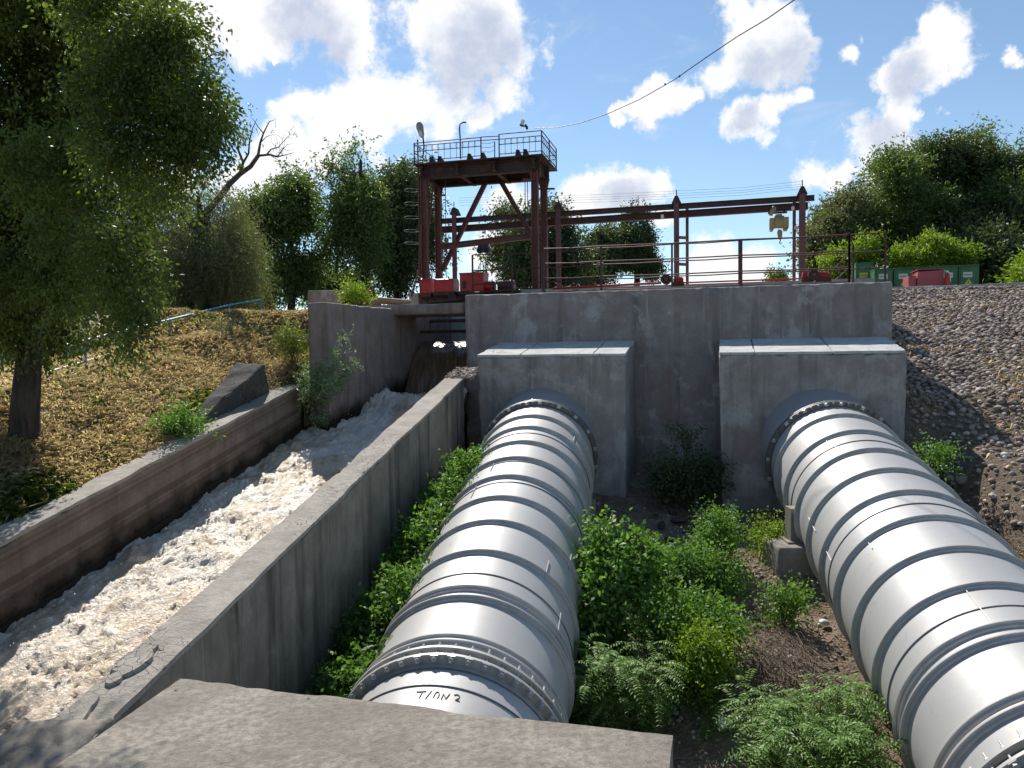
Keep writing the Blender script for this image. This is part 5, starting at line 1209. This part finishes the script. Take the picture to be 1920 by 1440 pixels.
def ground_cover():
    r=np.random.default_rng(501); n=2600
    pts=[]
    for _ in range(n*3):
        x=r.uniform(1060,1420);y=r.uniform(1000,1420)
        Y=r.uniform(7,11.5); pts.append((r.uniform(.5,3.0),Y))
    P=np.array(pts); z=gully(P[:,0]-XR(P[:,1])+.15,P[:,1])[:,2]; k=(fbm(np.stack([P[:,0]*1.1,P[:,1]*1.1,0*z],-1),3,33)>-.02)&(P[:,0]<2.25+.18*(P[:,1]-8)); P=P[k][:n]; z=z[k][:n]; n=len(P)
    B=np.stack([P[:,0],P[:,1],z+.02],-1); D=unit(r.normal(size=(n,3))*.7+np.array([0,0,.8])); nl=7; tl=r.uniform(.08,.3,n); sl=np.linspace(0,1,nl)[None,:]
    Q=B[:,None]+D[:,None]*(tl[:,None]*sl)[...,None]+r.normal(size=(n,nl,3))*.02; LD=D[:,None]*.5+r.normal(size=(n,nl,3))*.8; m=n*nl
    V,F_=leaf_quads(Q.reshape(-1,3),LD.reshape(-1,3),r.uniform(.03,.065,m),r.uniform(.015,.035,m),r,1.2)
    o=mk('ground_cover',V,F_,M_leafG,attr={'var':r.random(m)}); tag(o,'low green weeds covering the gully floor between the pipes','weeds',kind='stuff')
ground_cover()
# fronded shrubs (pinnate leaves)
def frond_shrub(label,x,y,Y,w,h,nf,seed,leafl=.055,zb=None,name='fern_leaved_shrub'):
    r=np.random.default_rng(seed); c=PY(x,y,Y); k=Y/F; zb=zb if zb is not None else gully_z(c[0],c[1])-.1
    b=np.array([c[0],c[1],zb]); e=empty(name,b,label,'shrub','shrubs with feathery leaves')
    Vs=[];Fs=[];var=[];off=0; m=MB()
    stems=[]
    for j in range(max(4,nf//9)):
        top=np.array([c[0]+r.uniform(-1,1)*w*k,c[1]+r.uniform(-1,1)*w*k*.8,c[2]+r.uniform(-.2,1)*h*k]); stems.append(top); m.tube([b+r.normal(size=3)*[.15,.15,0],(b+top)/2+r.normal(size=3)*.05,top],[.014,.01,.005],5)
    for j in range(nf):
        s0=stems[r.integers(len(stems))]; s0=s0+(b-s0)*r.random()**1.6*.55+r.normal(size=3)*.04; a=r.random()*6.283; L=r.uniform(.28,.5); el=r.uniform(.1,.9)
        d=np.array([math.cos(a)*math.cos(el),math.sin(a)*math.cos(el),math.sin(el)]); npair=11
        ss=np.linspace(.15,1,npair); Pp=s0+d*(L*ss)[:,None]+np.array([0,0,-1.])*(L*.55*ss**2)[:,None]
        tan=unit(np.gradient(Pp,axis=0)); side=unit(np.cross(tan,np.array([0,0,1.])))
        m.tube([s0]+[Pp[i] for i in (3,6,10)],.0025,3,False)
        for sgn in (-1,1):
            D=side*sgn+tan*.35+r.normal(size=(npair,3))*.1+np.array([0,0,-.15]); n_=len(D); D=unit(D)
            up=unit(np.cross(side*sgn,tan)*sgn*1.0); S=unit(np.cross(D,np.array([0,0,1.])+r.normal(size=(n_,3))*.25)); ll=leafl*(1-.35*np.abs(ss-.55)*2)[:,None]*r.uniform(.85,1.1,(n_,1)); ww=ll*.36
            A=Pp;Bq=Pp+D*ll*.4+S*ww*.5;Cq=Pp+D*ll-np.array([0,0,1])*ll*.1;Dq=Pp+D*ll*.4-S*ww*.5
            Vs.append(np.stack([A,Bq,Cq,Dq],1).reshape(-1,3)); Fs.append(np.arange(4*n_).reshape(n_,4)+off); off+=4*n_; var.append(np.clip(r.random()*.7+r.random(n_)*.3,0,1))
    mk('foliage',np.concatenate(Vs),np.concatenate(Fs),M_leafF,e,attr={'var':np.concatenate(var)}); m.build('stems',M_stem,e)
frond_shrub('big feathery leaved shrub at the bottom right beside the right pipe',1520,1385,7.2,135,62,900,601,.06)
frond_shrub('feathery leaved shrub between the left pipe and the foreground block',1160,1275,8.2,85,60,560,602,.06)
frond_shrub('feathery leaved bush close under the right pipe, top of the bottom right growth',1600,1300,7.5,50,30,110,603,.055)
# sapling on the channel wall
r=np.random.default_rng(77); e=empty('sapling',PY(572,790,14.4),'pale leaved sapling growing out of the left channel wall joint','sapling')
m=MB(); b0=PY(572,800,14.45); tips=[(600,690),(640,650),(655,690),(590,710),(620,720),(570,700),(648,715),(605,780),(575,725),(630,680),(610,735)]
cs=[]
for (x,y) in tips:
    tp=PY(x,y,14.2+r.uniform(-.25,.15)); mid=(b0+tp)/2+np.array([-.02,0,.08]); m.tube([b0,mid,tp],[.014,.009,.004],5)
    for q in range(46):
        s=r.uniform(.62,1.12); p=b0*(1-s)+tp*s+r.normal(size=3)*.075; cs.append(p)
m.build('stems',M_stem,e); P=np.array(cs); nl=7; n=len(P); D=unit(r.normal(size=(n,3))+[0,0,.1]); Q=(P[:,None]+D[:,None]*np.linspace(0,.12,nl)[None,:,None]+r.normal(size=(n,nl,3))*.01).reshape(-1,3)
V,F_=leaf_quads(Q,(D[:,None]*.4+r.normal(size=(n,nl,3))*.7).reshape(-1,3),r.uniform(.04,.075,n*nl),r.uniform(.016,.028,n*nl),r,1.0); mk('foliage',V,F_,M_leafP,e,attr={'var':r.random(n*nl)})

# ------------------------------------------------------------------ grass
def blades(P,h,lean,r,w=.006):
    n=len(P); a=r.random(n)*6.283; d=np.stack([np.cos(a),np.sin(a),0*a],-1); s=np.stack([-np.sin(a),np.cos(a),0*a],-1)*w
    up=np.zeros((n,3)); up[:,2]=1
    A=P-s;B=P+s; M1=P+up*(h*.6)[:,None]+d*(lean*h*.35)[:,None]; T=P+up*(h*(1-.35*lean))[:,None]+d*(lean*h)[:,None]
    V=np.stack([A,B,M1+s*.7,T,M1-s*.7],1).reshape(-1,3); F_=np.arange(5*n).reshape(n,5); return V,F_
def hill_grass():
    r=np.random.default_rng(700); n=210000
    Y=4.5+(19.5-4.5)*r.random(n)**.9; d=r.uniform(.0,4.2,n)
    x=hill_x(d,Y); Pn=np.stack([x,Y,0*x],-1)
    z=hill(d,Y)[...,2]
    dens=fbm(Pn*1.5,3,71); keep=dens>-.28; 
    g=fbm(Pn*.8,4,90)-.05+.14*(d<.5)-.02*(Y-10)*.2
    P=np.stack([x,Y,z-.01],-1)
    h=r.uniform(.04,.15,n)*(1+1.2*np.clip(fbm(Pn*2,3,72),-.3,.5)); lean=r.uniform(.2,1.2,n)
    for nm,mat,sel,lab,kd in (('dry_grass',M_straw,keep&(g+r.normal(size=n)*.08<.13),'dry straw coloured grass covering the hill left of the channel','grass'),('green_grass',M_grassg,keep&(g+r.normal(size=n)*.08>=.13),'greener grass patches on the hill left of the channel','grass')):
        V,F_=blades(P[sel],h[sel],lean[sel],r,.0045); m=sel.sum(); o=mk(nm,V,F_,mat,attr={'var':np.clip(r.random(m)*.35+fbm(Pn[sel]*1.2,3,99)*1.3+.35,0,1)}); tag(o,lab,kd,kind='stuff')
    # matted lying straw
    n=3500; Y=r.uniform(7,17,n); d=r.uniform(.1,2.6,n); x=hill_x(d,Y); z=hill(d,Y)[...,2]+r.uniform(.02,.12,n)
    P=np.stack([x,Y,z],-1); a=r.random(n)*6.283; D=np.stack([np.cos(a),np.sin(a),r.normal(size=n)*.3],-1)
    V,F_=leaf_quads(P,D,r.uniform(.1,.3,n),np.full(n,.006),r); o=mk('straw_litter',V,F_,M_straw,attr={'var':.4+.6*r.random(n)}); tag(o,'flattened straw lying over the hill grass','straw',kind='stuff')
hill_grass()
def slope_grass():
    r=np.random.default_rng(710); n=30000
    u=r.uniform(2.5,9,n); v=r.uniform(7.5,25,n); P0=np.stack([u,v,0*u],-1)
    k=fbm(P0*.9,4,95)+np.where(v<11.5,.16,0)+.10*np.exp(-((v-15.4)/.7)**2)+r.normal(size=n)*.09>.21
    k&=u>pipe_x_right(v)+.95
    u=u[k];v=v[k];z=slope_z(u,v); P=np.stack([u*CA+v*SA,-u*SA+v*CA,z],-1); n=len(P)
    V,F_=blades(P,r.uniform(.05,.15,n),r.uniform(.3,1.2,n),r,.003); gr=fbm(P*.9,2,4)>.06
    o=mk('slope_grass',V,F_,M_straw,attr={'var':r.random(n)}); tag(o,'dry grass tufts between the cobbles on the right slope','grass',kind='stuff')
slope_grass()
# ------------------------------------------------------------------ cobbles
def randrot(n,r,tilt=.5):
    a=r.random(n)*6.283; t1=r.normal(size=n)*tilt; t2=r.normal(size=n)*tilt
    ca,sa=np.cos(a),np.sin(a); Z=np.zeros((n,3,3)); Z[:,0,0]=ca;Z[:,0,1]=-sa;Z[:,1,0]=sa;Z[:,1,1]=ca;Z[:,2,2]=1
    X=np.zeros((n,3,3)); X[:,0,0]=1;X[:,1,1]=np.cos(t1);X[:,1,2]=-np.sin(t1);X[:,2,1]=np.sin(t1);X[:,2,2]=np.cos(t1)
    Yr=np.zeros((n,3,3)); Yr[:,1,1]=1;Yr[:,0,0]=np.cos(t2);Yr[:,0,2]=np.sin(t2);Yr[:,2,0]=-np.sin(t2);Yr[:,2,2]=np.cos(t2)
    return Z@X@Yr
def cobbles():
    r=np.random.default_rng(800)
    pts=[];v=8.0
    while v<25.25:
        sp=.115 if v>16 else .115
        u=2.2
        while u<14:
            pts.append((u+r.normal()*sp*.24,v+r.normal()*sp*.24,sp)); u+=sp*1.12
        v+=sp*.85
    P=np.array(pts); u,v,sp=P.T
    W3=np.stack([u*CA+v*SA,-u*SA+v*CA,slope_z(u,v)],-1)
    zz=W3@FW; px=960+F*(W3@RT)/zz; py=720-F*(W3@UP)/zz
    right_of_pipe=u>pipe_x_right(v)+.85
    k=(px>1600)&(px<2300)&(py<1200)&right_of_pipe&~((v>14.4)&(u<3.3))
    dens=fbm(np.stack([u*.9,v*.9,0*u],-1),4,97)
    bare=(np.exp(-((v-15.5)/.45)**2)*np.clip((u-3.9)/.5,0,1)*.6+np.where(v<15,.06,-.14)+np.where(v<11.2,.22,0)+dens*1.1)>r.random(len(u))*.35+.06
    k&=~bare
    u,v,sp,W3,zz=u[k],v[k],sp[k],W3[k],zz[k]; n=len(u)
    s=sp*r.uniform(.34,.62,n)*np.where(v<15,r.uniform(.55,.95,n),1)
    big=(v<14.5)&(r.random(n)<.03); s[big]*=1.8
    S=np.stack([s*r.uniform(.9,1.25,n),s*r.uniform(.75,1.0,n),s*r.uniform(.5,.75,n)],-1)
    Rm=randrot(n,r,.28); C=W3+np.array([0,0,1.])*(s*.22)[:,None]
    apparent=s/zz; order=np.argsort(-apparent)
    ind=order[:300]; rest=order[300:]
    V,Fc=scatter(I2,C[rest],S[rest],Rm[rest]); Vn=V+np.stack([fbm(V*9,2,5),fbm(V*9+7,2,6),fbm(V*9+13,2,7)],-1)*.03
    var=np.repeat(np.clip(r.normal(.48,.26,len(rest)),0,1),len(I2[1]))
    o=mk('cobbles',Vn,Fc,M_stone,smooth=True,attr={'var':var}); tag(o,'thousands of rounded river cobbles paving the slope at right','cobbles',kind='stuff')
    protos=[]
    for q in range(10):
        T=I2[0]; T2=T+np.stack([fbm(T*1.2+q*7,2,q),fbm(T*1.2+q*7+3,2,q+1),fbm(T*1.2+q*7+5,2,q+2)],-1)*.45
        me=bpy.data.meshes.new('cobble'); me.from_pydata([tuple(p) for p in T2],[],[tuple(f) for f in I2[1]]); me.polygons.foreach_set('use_smooth',np.ones(len(me.polygons),dtype=bool)); me.materials.append(M_stoneO); protos.append(me)
    for i in ind:
        o=bpy.data.objects.new('cobble',protos[i%10]); col.objects.link(o); M4=Matrix([[*(Rm[i][a]*S[i]),C[i][a]] for a in range(3)]+[[0,0,0,1]]); o.matrix_world=M4
        tag(o,'loose rounded grey brown cobble on the slope right of the right pipe','cobble','cobbles on the lower right slope')
    return n
print('cobbles',cobbles())
def gz(x,Y): return float(gully(np.array([[x-XR(Y)+.15]]),np.array([[Y]]))[0,0,2])
def march(x,y,off):
    d=ray(x,y); Ys=np.linspace(5,15,500); X=d[0]*Ys; Z=d[2]*Ys; G=gully((X-XR(Ys)+.15)[None],Ys[None])[0,:,2]+off
    i=int(np.argmax(Z<G)) if (Z<G).any() else 0
    j=np.where(Z>G)[0]; j=j[0] if False else 0
    below=np.where(Z-G<0)[0]; k=below[0] if len(below) else 250
    return d*Ys[k]
# stones, rubble and litter in the gully
r=np.random.default_rng(820)
def rocks(name,label,cat,px,mat,smin,smax,flat,group):
    for i,(x,y,sx) in enumerate(px):
        # march the picture ray down to the gully floor
        c=march(x,y,.03); Y=c[1]
        s=sx*Y/F*.5; T=I2[0]; V=T+np.stack([fbm(T*1.6+i*7,2,i),fbm(T*1.6+i*7+3,2,i+1),fbm(T*1.6+i*7+5,2,i+2)],-1)*(.5 if flat<.5 else .95 if 'bag' in name else .35)
        V=(randrot(1,r,.25)[0]@(V*[s,s*r.uniform(.7,1),s*flat]).T).T+c
        o=mk(name,V,I2[1],mat,smooth=True); tag(o,label[i] if isinstance(label,list) else label,cat,group)
M_rock=soil('pale_rock',(.24,.22,.20),(.36,.33,.31),(.30,.28,.27),9,.4)
st=[(1380,1192,17),(1352,1205,12),(1362,1190,10),(1370,1210,14),(1396,1180,11),(1412,1176,9),(1425,1172,10),(1440,1176,11),(1447,1165,9),(1460,1160,8),(1378,1222,12),(1345,1215,9),(1400,1195,8),(1415,1135,12),(1432,1128,9),(1405,1128,8),(1450,1140,8),(1350,1240,12),(1362,1252,10),(1340,1250,8),(1385,1240,9),(1266,1336,16),(1258,1350,9),(1277,1346,10),(1250,1325,10),(1345,1335,10),(1330,1345,8),(1360,1345,9)]
rocks('stone','small pale rounded stone on the gully floor among the weeds','stone',st,M_rock,0,0,.6,'stones on the gully floor')
rb=[(1275,975,34),(1290,998,30),(1262,962,22),(1310,985,26),(1240,985,20),(1325,1000,18),(1300,968,18),(1255,1008,22),(1230,965,16)]
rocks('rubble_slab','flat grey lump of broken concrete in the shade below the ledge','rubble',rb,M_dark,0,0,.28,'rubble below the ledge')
rocks('plastic_bag',['crumpled white plastic bag on the gully floor near the foreground block','small pale plastic scrap among the weeds under the upright shrub','torn white plastic scrap at the foot of the right block','bluish plastic scrap in the dark under the right pipe','small white litter scrap beside the dry twigs','second small white litter scrap on the dry twigs'],'litter',[(1355,1357,30),(1308,1050,15),(1376,952,16),(1545,1167,22),(1385,1258,12),(1482,1232,13)],M_bag,0,0,.6,'plastic litter in the gully')
# dry brush
m=[];r=np.random.default_rng(830); mb=MB()
for i in range(420):
    x=r.uniform(1400,1560); y=r.uniform(1160,1310)
    if x-1400<(y-1160)*-.1 or x>1490+(y-1160)*.45: continue
    c=march(x,y,.06); a=r.normal(1.9,.5); L=r.uniform(.15,.45)
    e1=np.array([math.cos(a),math.sin(a),r.normal()*.18+.2])*L; mb.tube([c-e1,c+r.normal(size=3)*.03+[0,0,.03],c+e1],[.004,.0035,.0015],3,False)
o=mb.build('dry_brush',M_twig); tag(o,'pile of dry brown twigs left of the right pipe','dry twigs',kind='stuff')
mb=MB()
for i in range(500):
    Y=r.uniform(6.5,12.5); x=r.uniform(.6,4.2); c=np.array([x,Y,gz(x,Y)+.02]); a=r.random()*6.28; L=r.uniform(.06,.25); e1=np.array([math.cos(a),math.sin(a),r.normal()*.15])*L; mb.tube([c-e1,c+e1],[.003,.0015],3,False)
o=mb.build('twig_litter',M_twig); tag(o,'scattered dry twigs over the gully floor','twigs',kind='stuff')
# gravel scatter
n=5000; Y=r.uniform(5,14.3,n); x=XR(Y)+.3+r.random(n)*6.2; z=gully(x-XR(Y)+.15,Y)[...,2]; s=r.uniform(.008,.035,n)
V,Fc=scatter(I1,np.stack([x,Y,z],-1),np.stack([s,s*.8,s*.6],-1),randrot(n,r,.4)); o=mk('gravel',V,Fc,M_stone,smooth=True,attr={'var':np.repeat(r.random(n),len(I1[1]))}); tag(o,'loose gravel on the gully floor','gravel',kind='stuff')
n=700; v=r.uniform(14.15,14.9,n); u=r.uniform(-5.15,-4.62,n); s=r.uniform(.012,.05,n)
V,Fc=scatter(I1,np.stack([u*CA+v*SA,-u*SA+v*CA,np.full(n,-.47)+(v-14.2)*.25+r.uniform(0,.05,n)],-1),np.stack([s,s*.8,s*.5],-1),randrot(n,r,.5)); o=mk('rubble_heap',V,Fc,M_stone,smooth=False,attr={'var':np.repeat(r.random(n),len(I1[1]))}); tag(o,'small heap of broken mortar between the channel wall and the left block','rubble',kind='stuff')
